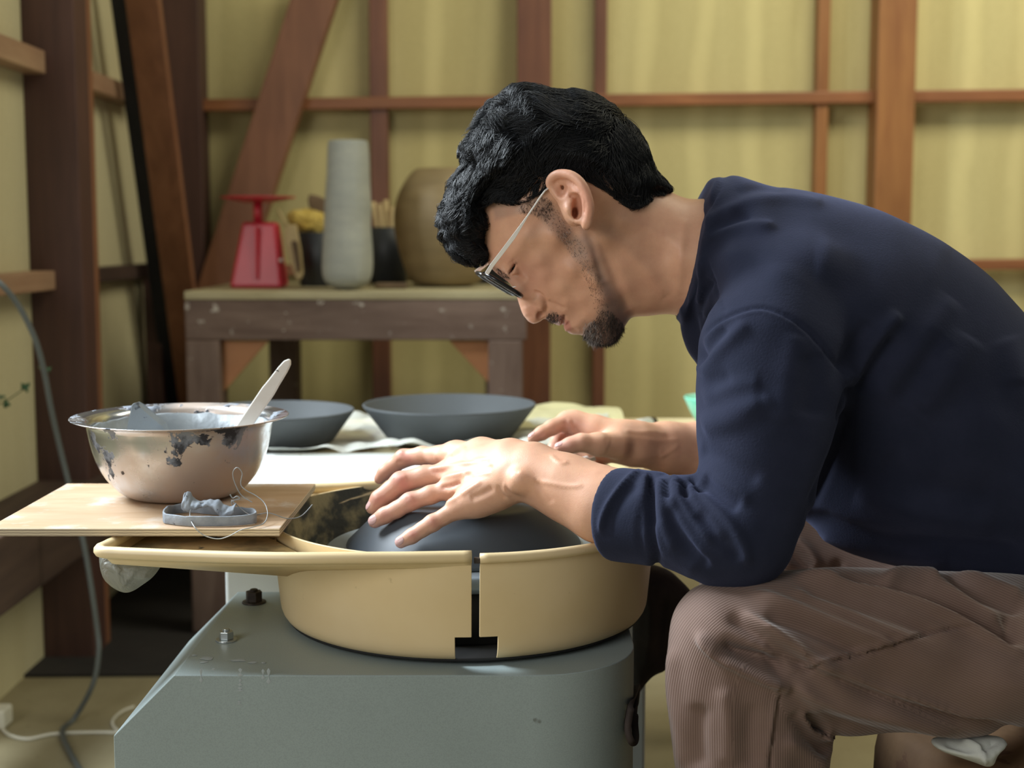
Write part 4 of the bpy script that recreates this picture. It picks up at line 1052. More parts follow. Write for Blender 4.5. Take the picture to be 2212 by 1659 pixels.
# back wall of the shell towards the skull
ear.append(('u', ell(A(1243, 445, 1.362), (.0135, .012, .020)), .006))
er([(1206,424),(1189,400),(1191,386),(1203,377),(1218,375.5),(1234,379),(1250,390),(1262,406),(1270,426),(1274,446),(1272,465),(1268,480)], [.003,.0036,.0036,.0036,.0036,.0038,.0038,.0036,.0034,.0034,.0034,.0036], [-.001,.001,.003,.004,.0045,.005,.005,.005,.004,.003,.002,.001])
er([(1268,478),(1266,489)], [.0042,.0036], .001)
er([(1240,404),(1249,417),(1256,430),(1257,441),(1254,453),(1254,468)], [.0032,.0036,.0036,.0034,.003,.003], [.001,.003,.004,.004,.003,.002])
er([(1240,404),(1224,396)], .003, .0005)
er([(1198,416),(1212,428),(1226,430.5),(1240,429),(1248,424)], [.0022,.0026,.0024,.002,.0018], [0,.001,0,-.002,-.002])
er([(1228,443),(1231,452),(1238,463)], [.0036,.0040,.0030], [.001,.004,.001])
er([(1238,470),(1250,476),(1257,474)], .0030, .0005)
ear.append(('s', ell(A(1247, 447, 1.345), (.0052, .016, .0125)), .002))
ear.append(('s', ell(A(1243, 459, 1.350), (.0034, .022, .0062)), .001))
ear.append(('s', ell(A(1212, 410, 1.353), (.0062, .0085, .0085)), .002))
ear.append(('s', ell(A(1236, 423, 1.347), (.0052, .009, .0028)), .002))
for o, f, k in ear: body.ops.append((o, f, k))
for o, f, k in ear: body.ops.append((o, mir(f), k))
# nostrils
body.sub(ell(A(1166.5, 679.5, 1.436), (.0034, .0045, .0062)), .002)
body.sub(mir(ell(A(1166.5, 679.5, 1.436), (.0034, .0045, .0062))), .002)
# eye slit
def surfY(px, py, y0=1.34, y1=1.46):
    for y in np.arange(y0, y1, .0008):
        if head(A(px, py, y)[None])[0] < 0: return float(y)
    return y1
ey = surfY(1107, 581); eA, eB = A(1100, 591, ey), A(1114, 569, ey)
ed = (eB-eA)/np.linalg.norm(eB-eA); en = np.array([-.25, -.95, 0.]); en -= ed*(en@ed); en /= np.linalg.norm(en); es = np.cross(ed, en)
ER = np.stack([ed, es, en], 1)
body.u(ell((eA+eB)/2+en*.0, (.0085, .0062, .0040), ER), .006)
body.sub(ell((eA+eB)/2+en*.0035, (.0072, .0019, .0075), ER), .0016)
# trunk, hidden under the clothes
body.chain([(A(1560, 560, YC), .060), (A(1660, 620, YC), .080), (A(1950, 850, YC), .10), (A(2280, 1190, YC), .09)], .03)
def limb(pts, k=.02): body.chain([(A(*p[:3]), p[3]) for p in pts], k)
limb([(1660, 640, 1.45, .05), (1690, 680, 1.345, .040), (1660, 870, 1.29, .042), (1600, 1160, 1.235, .036)])
limb([(1660, 640, 1.45, .05), (1665, 650, 1.60, .046), (1660, 1000, 1.66, .036), (1520, 982, 1.62, .036)])
limb([(2280, 1240, YC, .075), (2200, 1400, 1.36, .058), (1660, 1410, 1.225, .030), (1600, 1560, 1.22, .030), (1600, 1900, 1.22, .042), (1600, 2420, 1.22, .034), (1480, 2520, 1.20, .028)])
limb([(2280, 1240, YC, .075), (2200, 1270, 1.54, .058), (1660, 1265, 1.643, .042), (1648, 1700, 1.645, .042), (1640, 2070, 1.64, .034), (1540, 2130, 1.62, .028)])
# ---- near forearm and hand
k1 = 1.0/F
def hp(px, py, Y, rpx): return (A(px, py, Y), rpx*Y/F)
def hchain(pts, k=.008, kk=None): body.chain([hp(*p) for p in pts], k, kk)
hchain([(1600, 1160, 1.235, 70), (1470, 1120, 1.262, 66), (1380, 1108, 1.285, 68)], .02)
hchain([(1400, 1106, 1.285, 68), (1300, 1090, 1.305, 75), (1220, 1052, 1.325, 64), (1150, 1020, 1.345, 56)], .02)
hchain([(1150, 1010, 1.355, 50), (1105, 1005, 1.365, 47)], .018)
hchain([(1150, 1030, 1.335, 46), (1112, 1030, 1.34, 42)], .018)
body.u(ell(A(1122, 1040, 1.315), (.011, .010, .011)), .010)      # ulna head
# palm
hchain([(1100, 985, 1.375, 33), (1040, 980, 1.41, 29), (985, 982, 1.438, 24), (948, 984, 1.452, 20)], .016)
hchain([(1100, 1000, 1.365, 36), (1040, 1006, 1.385, 31), (990, 1014, 1.405, 26), (966, 1020, 1.412, 21)], .016)
hchain([(1095, 1020, 1.355, 38), (1045, 1035, 1.368, 32), (995, 1048, 1.38, 26), (972, 1055, 1.383, 20)], .016)
hchain([(1090, 1045, 1.345, 36), (1050, 1068, 1.348, 31), (1010, 1088, 1.349, 24), (985, 1100, 1.348, 19)], .016)
hchain([(1075, 1062, 1.35, 34), (1040, 1080, 1.35, 28)], .014)
# fingers: points, radius in photo pixels
hchain([(950, 985, 1.452, 20), (912, 984, 1.466, 19), (872, 990, 1.478, 19), (850, 1006, 1.484, 16.5), (832, 1020, 1.488, 15), (820, 1034, 1.49, 12.5)], .007, .005)
hchain([(968, 1022, 1.412, 21), (918, 1028, 1.418, 22), (866, 1042, 1.420, 23), (842, 1062, 1.420, 20), (820, 1078, 1.419, 19), (805, 1097, 1.417, 15)], .007, .005)
hchain([(974, 1056, 1.383, 19), (930, 1069, 1.384, 19.5), (885, 1084, 1.385, 19.5), (857, 1101, 1.387, 17), (832, 1113, 1.389, 17), (810, 1126, 1.390, 15.5)], .007, .005)
hchain([(985, 1101, 1.348, 17), (960, 1116, 1.346, 16.5), (934, 1130, 1.345, 18), (912, 1144, 1.345, 15.5), (890, 1158, 1.345, 15.5), (866, 1171, 1.344, 14)], .007, .005)
# thumb, on the far side of the plate
hchain([(1080, 985, 1.39, 26), (1030, 990, 1.435, 26), (985, 1002, 1.475, 23), (940, 1018, 1.50, 20), (910, 1030, 1.508, 16)], .010, .006)
# ---- far forearm and hand, holding the trimming tool
hchain([(1520, 972, 1.62, 54), (1440, 968, 1.60, 50), (1370, 958, 1.575, 42), (1335, 950, 1.565, 36)], .02)
hchain([(1335, 945, 1.57, 32), (1285, 928, 1.575, 27), (1240, 912, 1.58, 21), (1222, 910, 1.58, 19)], .014)
hchain([(1340, 960, 1.57, 34), (1290, 968, 1.585, 30), (1245, 950, 1.60, 26)], .014)
hchain([(1222, 911, 1.578, 18.5), (1192, 924, 1.565, 16.5), (1170, 936, 1.558, 15), (1151, 947, 1.552, 12)], .006, .004)
hchain([(1330, 962, 1.545, 30), (1292, 960, 1.530, 25), (1255, 956, 1.522, 19), (1232, 962, 1.520, 17), (1209, 968, 1.518, 13)], .010, .005)
hchain([(1240, 925, 1.60, 17), (1205, 945, 1.595, 15), (1196, 968, 1.58, 13), (1215, 985, 1.57, 12)], .006, .004)
hchain([(1285, 975, 1.60, 17), (1255, 985, 1.60, 15), (1258, 1006, 1.58, 13), (1283, 1008, 1.565, 12)], .006, .004)
hchain([(1310, 985, 1.59, 16), (1285, 1000, 1.59, 14), (1288, 1016, 1.57, 12), (1310, 1014, 1.56, 11)], .006, .004)

V, Q = body.mesh((-.20, 1.06, .02), (.72, 1.82, 1.03), HB)
def R3(p): return Z1(p, 6.144, 780, 930)      # hand zoom
def R4(p): return Z1(p, 5.027, 1100, 860)
def R1(p): return Z1(p, 5.53, 1000, 500)      # face zoom
def R2(p): return Z1(p, 7.373, 1130, 340)
NH = (1.1, 1.45); FH = (1.47, 1.7)
st = [
 # face
 (R1([(850,715),(940,765),(992,840),(995,920),(970,1000)]), 3.6, -.0034), (R1([(860,800),(920,850),(940,920)]), 9, .0030), (R1([(780,1000),(760,950),(740,900)]), 9, .0012),
 (R1([(1010,840),(1110,880),(1220,930)]), 5, -.0016), (R1([(1215,1000),(1200,1060),(1192,1140)]), 2.4, -.0045),
 (R1([(1100,1050),(1150,1040),(1185,1070)]), 5, .0026), (R1([(1225,1050),(1240,1120),(1265,1180)]), 5.5, .0034),
 (R1([(1300,1180),(1380,1200)]), 6, -.0015),
 (R1([(500,470),(550,390),(630,330)]), 3.0, -.0016),
 (R1([(480,470),(540,400),(600,330)]), 6, .0012), (R1([(660,420),(690,510),(760,580)]), 5, -.0014), (R1([(640,560),(740,600)]), 5, -.0008),
 (R1([(540,500),(560,440),(600,390),(645,345)]), 2.6, .0012),
 ([(1270,500),(1290,560),(1305,610)], 10, -.003), ([(1300,500),(1380,560),(1440,640)], 16, .0022), ([(1330,470),(1420,500),(1480,540)], 14, .0012),
 ([(1285,500),(1330,600),(1360,670)], 12, -.0022), ([(1480,470),(1470,560),(1465,640)], 10, .001),
 # near hand: knuckles, tendons, veins
 (R3([(600,600),(520,640),(470,680)]), 7, .0010, *NH), (R3([(680,880),(640,910)]), 7, .0009, *NH), (R3([(960,1200),(930,1220)]), 6, .0009, *NH), (R3([(230,880),(190,930)]), 6, .0006, *NH), (R3([(290,1120),(260,1140)]), 6, .0005, *NH), (R3([(690,1390),(660,1420)]), 5, .0005, *NH),
 (R3([(900,510),(1100,490),(1400,430),(1700,380)]), 5, .0017, *NH), (R3([(950,560),(1150,540)]), 4, -.0008, *NH), (R3([(1020,640),(1200,600),(1380,560),(1700,470)]), 5, .0016, *NH),
 (R3([(1350,400),(1550,410),(1700,400)]), 3.5, -.0009, *NH), (R3([(1060,760),(1200,740),(1330,690)]), 5, -.0022, *NH), (R3([(1150,840),(1350,720),(1400,630),(1360,580)]), 4.5, .0014, *NH),
 (R3([(1450,540),(1600,500),(1750,480)]), 4, -.0009, *NH), (R3([(1100,980),(1300,880),(1420,790),(1600,680)]), 5, .0018, *NH), (R3([(1450,900),(1600,850),(1750,760)]), 8, -.0022, *NH), (R3([(1250,920),(1350,850)]), 5, -.0012, *NH),
 (R3([(1480,600),(1620,580),(1720,560)]), 3.5, .0008, *NH), (R3([(1820,740),(1850,830),(1920,900)]), 3.5, -.0016, *NH), (R3([(1900,700),(1910,800),(1970,880)]), 3, .0010, *NH),
 (R3([(960,350),(1150,300),(1400,220)]), 9, .0012, 1.1, 1.5), (R3([(1180,330),(1330,240)]), 6, -.0012, 1.1, 1.5),
 (R3([(520,300),(560,280)]), 5, .001, 1.4, 1.52), (R3([(470,430),(560,400)]), 3, -.001, 1.4, 1.52),
 # creases over the finger joints
 (R3([(430,640),(460,700)]), 1.3, -.0006, *NH), (R3([(470,620),(500,690)]), 1.3, -.0006, *NH), (R3([(590,900),(630,940)]), 1.3, -.0006, *NH), (R3([(620,880),(670,930)]), 1.3, -.0006, *NH), (R3([(930,1190),(960,1240)]), 1.3, -.0005, *NH), (R3([(280,1100),(310,1150)]), 1.3, -.0005, *NH), (R3([(660,1390),(700,1430)]), 1.2, -.0005, *NH),
 # forearm veins
 (R4([(300,900),(480,930),(640,960),(800,950)]), 5, .0010, *NH), (R4([(450,620),(560,720),(640,690)]), 4, .0010, *NH), (R4([(300,900),(380,1020),(460,1140)]), 8, -.0012, *NH), (R4([(100,800),(200,850),(280,900)]), 6, .0014, *NH),
 # far hand
 (R4([(640,230),(670,300),(700,400)]), 4, 0.00121, *FH), (R4([(700,300),(760,400)]), 6, -0.00121, *FH), (R4([(600,260),(640,340),(660,400)]), 5, -0.00110, *FH), (R4([(1120,430),(1100,520),(1050,600)]), 2.5, -0.00033, *FH), (R4([(1060,430),(1040,520),(980,600)]), 2.5, -0.00028, *FH), (R4([(1250,350),(1400,380),(1550,360),(1700,400)]), 6, 0.00088, *FH), (R4([(1640,640),(1750,580),(1840,510)]), 4, 0.00088, *FH), (R4([(1250,520),(1450,540),(1650,560)]), 8, -0.00077, *FH),
 (R4([(520,540),(600,560)]), 6, 0.00033, *FH), (R4([(220,430),(290,400)]), 4, 0.00033, *FH),
 (R4([(1250,420),(1450,440),(1640,470),(1850,450)]), 5, 0.00072, *FH), (R4([(1180,600),(1400,660),(1600,640)]), 6, 0.00055, *FH),
]
V = strokes(V, Q, st)
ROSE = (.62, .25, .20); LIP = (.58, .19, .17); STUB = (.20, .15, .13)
pc = [
 (1155, 590, 55, 45, 0, (.66, .30, .22), .55), (1150, 672, 20, 20, 0, ROSE, .35), (1118, 640, 15, 20, 0, (.66,.34,.28), .3),
 ('poly', R1([(1090,1010),(1150,1000),(1210,1000),(1200,1120),(1120,1120),(1060,1080)]), 3, (.36,.12,.11), .95),
 ('poly', R1([(1215,1050),(1270,1070),(1300,1150),(1280,1225),(1200,1150)]), 4, LIP, .9),
 (1195, 684, 16, 9, 25, STUB, .55), (1245, 723, 14, 8, 0, STUB, .5),
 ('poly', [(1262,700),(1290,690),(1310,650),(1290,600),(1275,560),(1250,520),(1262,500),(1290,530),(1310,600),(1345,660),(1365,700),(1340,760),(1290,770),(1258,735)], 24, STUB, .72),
 ('poly', [(1296,600),(1330,640),(1365,690),(1345,755),(1300,760),(1292,700),(1300,650)], 26, (.13,.095,.085), .75),  # stubble under the jaw, darkened further with painted neck shadow
 ('poly', [(1170,440),(1195,440),(1215,475),(1255,520),(1290,600),(1250,570),(1210,520),(1180,485),(1165,470)], 12, STUB, .55),
 ('poly', [(1060,440),(1180,420),(1192,440),(1180,470),(1130,460),(1070,475)], 10, (.25,.19,.16), .5),
 (1225, 400, 50, 40, 50, (.68,.27,.19), .45, 1.2, 1.39), (1265, 440, 18, 50, 0, (.66,.24,.17), .45, 1.2, 1.39),
 ('line', [(1099,592),(1105,581),(1114,568)], 2.6, (.10,.055,.045), .75), ('line', [(1067,578),(1082,590),(1098,601)], 5, (.20,.13,.10), .5),
 # hands
 (860, 1060, 90, 90, 0, (.62,.29,.235), .5, 1.2, 1.52),
 ('line', [(862,1036),(872,1046)], 15, (.62,.20,.18), .6, 1.2, 1.52), ('line', [(884,1076),(892,1084)], 13, (.60,.20,.18), .55, 1.2, 1.45), ('line', [(934,1126),(940,1132)], 12, (.55,.2,.18), .5, 1.2, 1.45),
 ('line', [(866,980),(880,990)], 14, (.62,.20,.18), .6, 1.43, 1.52), ('line', [(812,1080),(825,1078)], 12, (.6,.22,.2), .5, 1.2, 1.45), ('line', [(828,1113),(835,1110)], 10, (.6,.22,.2), .5, 1.2, 1.45), ('line', [(890,1156),(896,1153)], 10, (.58,.2,.2), .55, 1.2, 1.45),
 ('line', [(940,1018),(1000,1008)], 12, (.62,.24,.2), .45, 1.2, 1.5), ('line', [(960,965),(975,968)], 10, (.64,.2,.18), .6, 1.2, 1.5), ('line', [(955,1056),(1000,1045)], 7, (.58,.24,.2), .4, 1.2, 1.5),
 ('line', [(800,1140),(815,1145)], 12, (.70,.40,.38), .6, 1.2, 1.45), ('line', [(855,1180),(865,1184)], 12, (.70,.40,.38), .6, 1.2, 1.45),
 (1225, 930, 40, 30, 0, (.64,.30,.26), .6, 1.47, 1.7), (1215, 965, 25, 15, 0, (.64,.28,.25), .6, 1.47, 1.7), (1160, 940, 25, 15, 0, (.64,.30,.26), .5, 1.47, 1.7),
]
C = paint(V, SKIN, pc)
m_skin = mat('skin', SKIN, .48, 0); t = NT(m_skin)
ca = t.n('ShaderNodeVertexColor', layer_name='col'); v = t.coord()
n1 = t.noise(v, 60, 4); n2 = t.noise(v, 9, 3)
c = t.mix(t.ramp(n1, [(.35, (0, 0, 0)), (.7, (.35, .35, .35))]), ca.outputs[0], (.50, .22, .15))
c = t.mix(t.ramp(n2, [(.4, (0, 0, 0)), (.7, (.3, .3, .3))]), c, (.66, .44, .31))
t.base(c); t.bump(t.noise(v, 900, 3), .25, .0006)
t.b.inputs['Subsurface Weight'].default_value = .12; t.b.inputs['Subsurface Radius'].default_value = (.010, .004, .002); t.b.inputs['Subsurface Scale'].default_value = 1.0
t.b.inputs['Specular IOR Level'].default_value = .45
m_eye = mat('dark_eye', (.015, .010, .008), .12)
person = mesh_np('person', V, Q, m_skin, None, True, {'col': ('FLOAT_COLOR', C)})
tag(person, 'potter in a navy sweater bent over the wheel, trimming an upturned plate', 'person')
bodyV, bodyQ = V, Q
_e = Body(); _c = (eA+eB)/2-en*.0085+np.array([.0015, 0, .001]); _e.u(ell(_c, (.0073, .0073, .0073)), 0); _a, _b = _e.mesh(_c-.016, _c+.016, .001); mesh_np('eye', _a, _b, m_eye, person)

# ---- sweater
sw_poly = [(1440,350),(1500,380),(1560,386),(1582.6,376),(1622,390),(1670,402),(1736,412),(1794,424),(1881,448),(1932,471),(2001,505),(2070,550),(2122,591),(2156,629),(2191,667),(2240,730),(2300,830),(2350,950),(2385,1080),(2380,1290),(2250,1300),(2100,1265),(1980,1228),(1880,1198),(1800,1170),(1740,1130),(1690,1070),(1640,990),(1600,900),(1560,850),(1515,800),(1491,763),(1477,722),(1470,690),(1440,690),(1380,640),(1370,500)]
Wsw = [(1500,520,.085),(1470,600,.078),(1520,450,.080),(1500,680,.085),(1560,450,.10),(1560,560,.130),(1620,480,.14),(1640,600,.185),(1700,560,.185),(1620,720,.175),(1750,500,.16),(1800,650,.185),(1700,800,.165),(1900,750,.18),(1850,950,.165),(2000,900,.18),(2100,800,.17),(2150,1000,.19),(2300,1050,.19),(1950,1100,.18),(1700,980,.14),(2000,600,.165),(2150,720,.165),(1580,800,.14)]
sw = Body()
torso = inflate(sw_poly, YC, Wsw, bl=8, st=3, rscale=.85)
collar = chaikin([(1532,340),(1533,395),(1516,440),(1496,505),(1484,563),(1468,650),(1457,677),(1445,760)], 2, False)
def collar_cut(p):
    u, v = plane_uv(p, YC)
    cx = np.interp(v, collar[:, 1], collar[:, 0])
    # the neckline leans towards the back on the flanks
    return (cx - u)*YC/F*.95
def torso_cut(p): return smax(torso(p), collar_cut(p), .006)
sw.u(torso_cut, 0)
def sc(pts, k=.02, kk=None): sw.chain([hp(*p) for p in pts], k, kk)
sc([(1690, 650, 1.335, 120), (1668, 760, 1.30, 148), (1664, 870, 1.285, 150), (1650, 960, 1.265, 132), (1640, 1050, 1.25, 114), (1604, 1158, 1.228, 108)], .035, .02)
sc([(1604, 1160, 1.228, 106), (1560, 1158, 1.235, 106), (1480, 1130, 1.252, 99), (1420, 1122, 1.265, 94)], .012)
ca_, cb_ = A(1425, 1121, 1.262), A(1342, 1112, 1.285)
cax = (cb_-ca_)/np.linalg.norm(cb_-ca_)
cuffseg = seg(ca_, cb_+cax*.03, 104*1.262/F, 104*1.285/F)
def cuff(p):
    q = (p-cb_)@cax
    q2 = (ca_-p)@cax
    return smax(smax(cuffseg(p), q-.010, .008), q2-.002, .006)
sw.u(cuff, .003)
sc([(1690, 650, 1.56, 120), (1670, 860, 1.63, 105), (1660, 980, 1.66, 95), (1625, 985, 1.645, 88)], .03)
fore = seg(A(1430, 1114, 1.272), A(1270, 1085, 1.300), 60*1.27/F, 83*1.30/F)
sw.sub(fore, .003)
neckf = lambda p: head(p) - .0045
sw.sub(neckf, .003)
# open hem: cut flat at the bottom
V, Q = sw.mesh((.03, 1.08, .36), (.72, 1.82, 1.0), .0026)
def S6(p): return Z1(p, 4.424, 1250, 950)
def S7(p): return Z1(p, 2.903, 1450, 350)
ARM = (1.0, 1.42)
st = [
 # sleeve
 (S6([(775,360),(770,500),(795,700),(850,880),(960,1040)]), 8, .0035, *ARM), (S6([(850,380),(855,470),(860,560)]), 7, -.0050, *ARM),
 (S6([(940,340),(880,430),(890,580),(960,760),(1100,960),(1300,1190)]), 8, .0042, *ARM), (S6([(1020,390),(1015,480),(1030,550)]), 7, -.0060, *ARM),
 (S6([(970,420),(960,520),(1010,640),(1130,800),(1280,980)]), 7, .0032, *ARM), (S6([(1080,380),(1060,500),(1120,600),(1280,780),(1400,950)]), 8, .0030, *ARM),
 (S6([(1130,480),(1300,640),(1450,800),(1560,960),(1610,1090),(1600,1190)]), 8, .0045, *ARM), (S6([(1150,700),(1300,880),(1450,1050),(1540,1150)]), 11, -.0035, *ARM),
 (S6([(1190,380),(1350,520),(1540,640)]), 12, -.0055, *ARM), (S6([(1090,250),(1200,330),(1400,440),(1640,600)]), 12, .0030, *ARM), (S6([(880,640),(960,860),(1100,1050),(1250,1200)]), 10, -.0040, *ARM),
 (S6([(1080,350),(1140,450),(1180,500)]), 6, -.006, *ARM), (S6([(700,800),(800,1000),(1000,1150),(1150,1250)]), 16, .0030, *ARM),
 # cuff
 (S6([(705,290),(690,500),(690,700),(710,950),(760,1230)]), 7, -.0065, *ARM), (S6([(600,290),(450,400),(310,580),(230,740),(215,880)]), 6, .0042, *ARM), (S6([(560,420),(420,540),(310,720),(270,900)]), 10, -.0022, *ARM),
 (S6([(650,300),(640,600),(650,900),(680,1180)]), 10, .0025, *ARM),
 # upper arm
 (S7([(195,1350),(260,1230),(380,1100),(480,1010)]), 12, .0035, *ARM), (S7([(180,1240),(260,1130),(350,1040)]), 9, -.0035, *ARM), (S7([(200,1480),(400,1400),(560,1390)]), 16, .0030, *ARM), (S7([(190,1640),(350,1560),(560,1500)]), 16, .0028, *ARM), (S7([(230,1430),(380,1330)]), 14, -.0025, *ARM),
 (S7([(800,1080),(760,1250),(720,1450),(690,1650)]), 22, .0030, *ARM), (S7([(880,1200),(900,1400),(880,1600)]), 22, -.0025, *ARM),
 ([(1512,975),(1560,990),(1640,1040)], 14, -.003, *ARM),
 ([(1520,930),(1600,905),(1670,860)], 16, .003, *ARM),
 # seams
 (S7([(190,1100),(280,1005),(400,950),(520,912),(620,922),(760,985),(900,1100),(1000,1220),(1140,1390)]), 3.0, -.0026), (S7([(210,1110),(290,1025),(410,970),(520,930),(620,940),(750,1000),(890,1120)]), 4, .0012),
 (S7([(200,560),(260,720),(300,860),(345,945)]), 2.4, -.0020),
 (S7([(345,80),(280,200),(200,340),(160,430),(140,520),(115,650),(90,800),(80,960)]), 3.2, -.0028), (S7([(315,75),(250,200),(175,350),(140,450),(120,560),(90,700),(65,850),(50,950)]), 5, .0016),
 # folds over shoulder and back
 (S7([(210,480),(330,440),(480,395),(650,405)]), 9, .0035), (S7([(230,430),(380,370),(500,330)]), 9, -.003), (S7([(200,385),(350,300),(550,235),(750,225),(950,265)]), 10, .0032), (S7([(400,190),(560,160),(700,180)]), 8, -.002),
 (S7([(150,700),(130,850),(130,1000),(160,1150),(175,1280)]), 8, -.0055), (S7([(195,600),(180,760),(170,900)]), 7, .0035), (S7([(170,1000),(200,850),(260,740)]), 7, -.0035), (S7([(210,980),(270,830)]), 8, .003),
 (S7([(80,900),(85,1060),(110,1180),(180,1310)]), 7, .003),
 (S7([(1110,1410),(1200,1260),(1300,1090),(1430,950)]), 11, .0060), (S7([(1160,1440),(1280,1270),(1400,1100)]), 14, -.0050), (S7([(1060,1300),(1150,1150),(1250,1000)]), 14, -.0040), (S7([(1125,1400),(1085,1500),(1060,1620)]), 7, -.0045),
 (S7([(1300,1500),(1480,1250),(1620,1050),(1760,860)]), 22, .0045), (S7([(1420,1500),(1600,1250),(1700,1100)]), 20, -.004), (S7([(1560,1560),(1760,1300),(1880,1100)]), 24, .0038), (S7([(2100,1100),(2150,1250),(2160,1400)]), 22, .0035),
 (S7([(900,620),(1300,640),(1700,760)]), 40, .0030),
 ([(1830,880),(1810,960),(1780,1030),(1750,1090)], 8, -.004), ([(1760,1150),(1900,1200),(2050,1205)], 14, .0045), ([(1740,1110),(1880,1165),(2050,1175),(2212,1190)], 16, -.005),
 ([(1900,1000),(2000,1060),(2150,1080)], 26, -.004), ([(1850,1060),(1980,1110),(2150,1130)], 22, .004),
]
V = strokes(V, Q, [(i[0], i[1]*(1.3 if i[1] >= 8 else 1), i[2]*(1.2 if i[1] >= 8 else 1.4), *i[3:]) for i in st]); V = relax(V, Q, 2)
m_sw = mat('navy_fleece', (.012, .014, .026), .92); t = NT(m_sw); v = t.coord()
t.base(t.ramp(t.noise(v, 25, 4), [(.35, (.014, .017, .033)), (.7, (.019, .022, .042))]))
t.b.inputs['Sheen Weight'].default_value = .22; t.b.inputs['Sheen Roughness'].default_value = .5; t.b.inputs['Sheen Tint'].default_value = (.30, .34, .60, 1)
t.b.inputs['Specular IOR Level'].default_value = .15
n = t.noise(v, 420, 3, .7); t.bump(n, .35, .0012)
sweater = mesh_np('sweater', V, Q, m_sw, person, True)
tag(sweater, 'dark navy sweater with rolled-up sleeve')

# ---- trousers
near_leg = [(1449,1350),(1457,1325),(1473,1300),(1495,1278),(1525,1264),(1580,1256),(1657,1242),(1712,1243),(1800,1240),(1900,1248),(2000,1260),(2120,1272),(2300,1290),(2450,1330),(2520,1420),(2470,1560),(2300,1610),(2212,1612),(2152,1622),(2097,1626),(2024,1622),(1914,1611),(1859,1605),(1812,1598),(1788,1588),(1800,1600),(1807,1612),(1807,1630),(1797,1650),(1790,1750),(1770,2000),(1740,2440),(1500,2440),(1475,1900),(1460,1659),(1451,1597),(1444,1542),(1442,1487),(1442,1432),(1444,1390)]
Wl = [(1560,1380,.062),(1500,1400,.055),(1650,1330,.066),(1800,1420,.076),(1750,1500,.062),(1950,1500,.078),(2000,1350,.085),(2200,1400,.105),(2300,1400,.12),(1560,1600,.058),(1650,1600,.062),(1730,1620,.052),(1740,1560,.050),(1620,2000,.062),(1620,2400,.058)]
def ysh(q): return np.clip((q[:, 0]-.22)*.26, 0, .11)
nl = inflate(near_leg, 1.22, Wl, bl=6, st=3, ysh=ysh, rscale=.8)
tr = Body(); tr.u(nl, 0)
def tc(pts, k=.03, kk=None): tr.chain([hp(*p) for p in pts], k, kk)
tc([(1640, 1255, 1.645, 118), (1700, 1235, 1.635, 125), (2000, 1230, 1.59, 140), (2260, 1250, 1.54, 190)], .02, .04)
tc([(2150, 1330, 1.45, 170), (2330, 1240, 1.45, 230)], .05)
tc([(1640, 1260, 1.645, 116), (1650, 1700, 1.645, 105), (1650, 2075, 1.645, 95)], .03)
V, Q = tr.mesh((.10, 1.06, .07), (.74, 1.80, .62), .0026)
def S8(p): return Z1(p, 2.724, 1400, 1120)
st = [
 (S8([(300,690),(400,790),(520,865),(680,935),(800,985)]), 9, .0105), (S8([(420,740),(560,810),(700,860),(810,900)]), 15, -.0125),
 (S8([(560,560),(700,650),(850,745),(1000,845),(1150,930),(1350,1010),(1600,1085),(1900,1175),(2150,1225)]), 9, .0090), (S8([(1060,900),(1250,990),(1500,1080),(1800,1170),(2180,1245)]), 12, -.0090), (S8([(480,560),(640,680),(820,800),(950,900)]), 14, -.0055),
 (S8([(620,440),(850,520),(1100,625),(1300,695),(1430,745)]), 10, .0050), (S8([(700,560),(900,640),(1100,720),(1250,800)]), 12, -.0050),
 (S8([(880,335),(1100,375),(1300,415),(1500,465),(1700,535),(1950,655),(2212,790)]), 9, .0080), (S8([(900,440),(1200,500),(1500,600),(1700,680)]), 14, -.0040), (S8([(850,430),(1100,510),(1350,640),(1550,700)]), 9, .0040),
 (S8([(1100,350),(1380,395),(1650,470),(1900,580),(2180,740)]), 12, -.0090),
 (S8([(1380,390),(1480,320),(1600,330),(1700,370)]), 14, .0060), (S8([(1650,370),(1760,430),(1900,530),(2060,610)]), 12, .0055), (S8([(1760,340),(1900,430),(2100,500),(2200,540)]), 11, -.0060), (S8([(1820,300),(2000,390),(2200,460)]), 11, .005),
 (S8([(860,980),(1000,1060),(1250,1120),(1500,1170),(1800,1250)]), 16, .0060), (S8([(820,1000),(920,1130),(1050,1270)]), 9, -.0100), (S8([(1000,1150),(1150,1220),(1400,1290),(1800,1330)]), 12, -.004),
 (S8([(800,985),(880,1080),(940,1160),(1000,1240),(1080,1300)]), 8, .0080), (S8([(950,1160),(1000,1235),(1065,1285)]), 6, -.022),
 (S8([(780,1000),(755,1120),(735,1260),(722,1400),(718,1500)]), 3, -.0030), (S8([(770,1010),(740,1120),(720,1260),(705,1400)]), 6, .0020),
 (S8([(820,920),(960,880),(1100,835),(1250,800),(1400,760),(1600,690),(1750,650),(1920,638)]), 2.6, -.0026), (S8([(820,905),(1100,820),(1400,745),(1600,675)]), 5, .0018),
 (S8([(150,760),(135,1000),(190,1250),(200,1468)]), 12, .0030), (S8([(300,1100),(290,1300),(300,1468)]), 18, -.0045), (S8([(450,1000),(480,1200),(470,1450)]), 18, .0035), (S8([(620,1100),(600,1300),(620,1460)]), 16, -.0030),
 (S8([(850,1150),(950,1290),(1060,1390)]), 12, -.005), (S8([(800,1300),(950,1400),(1040,1450)]), 14, .004),
 (S8([(870,130),(950,200),(1000,290)]), 10, .006), (S8([(820,170),(900,260),(950,310)]), 8, -.007), (S8([(780,220),(850,300)]), 8, .005), (S8([(1090,260),(1130,300)]), 10, -.006),
 (S8([(2100,560),(2150,650),(2140,740)]), 12, -.006),
]
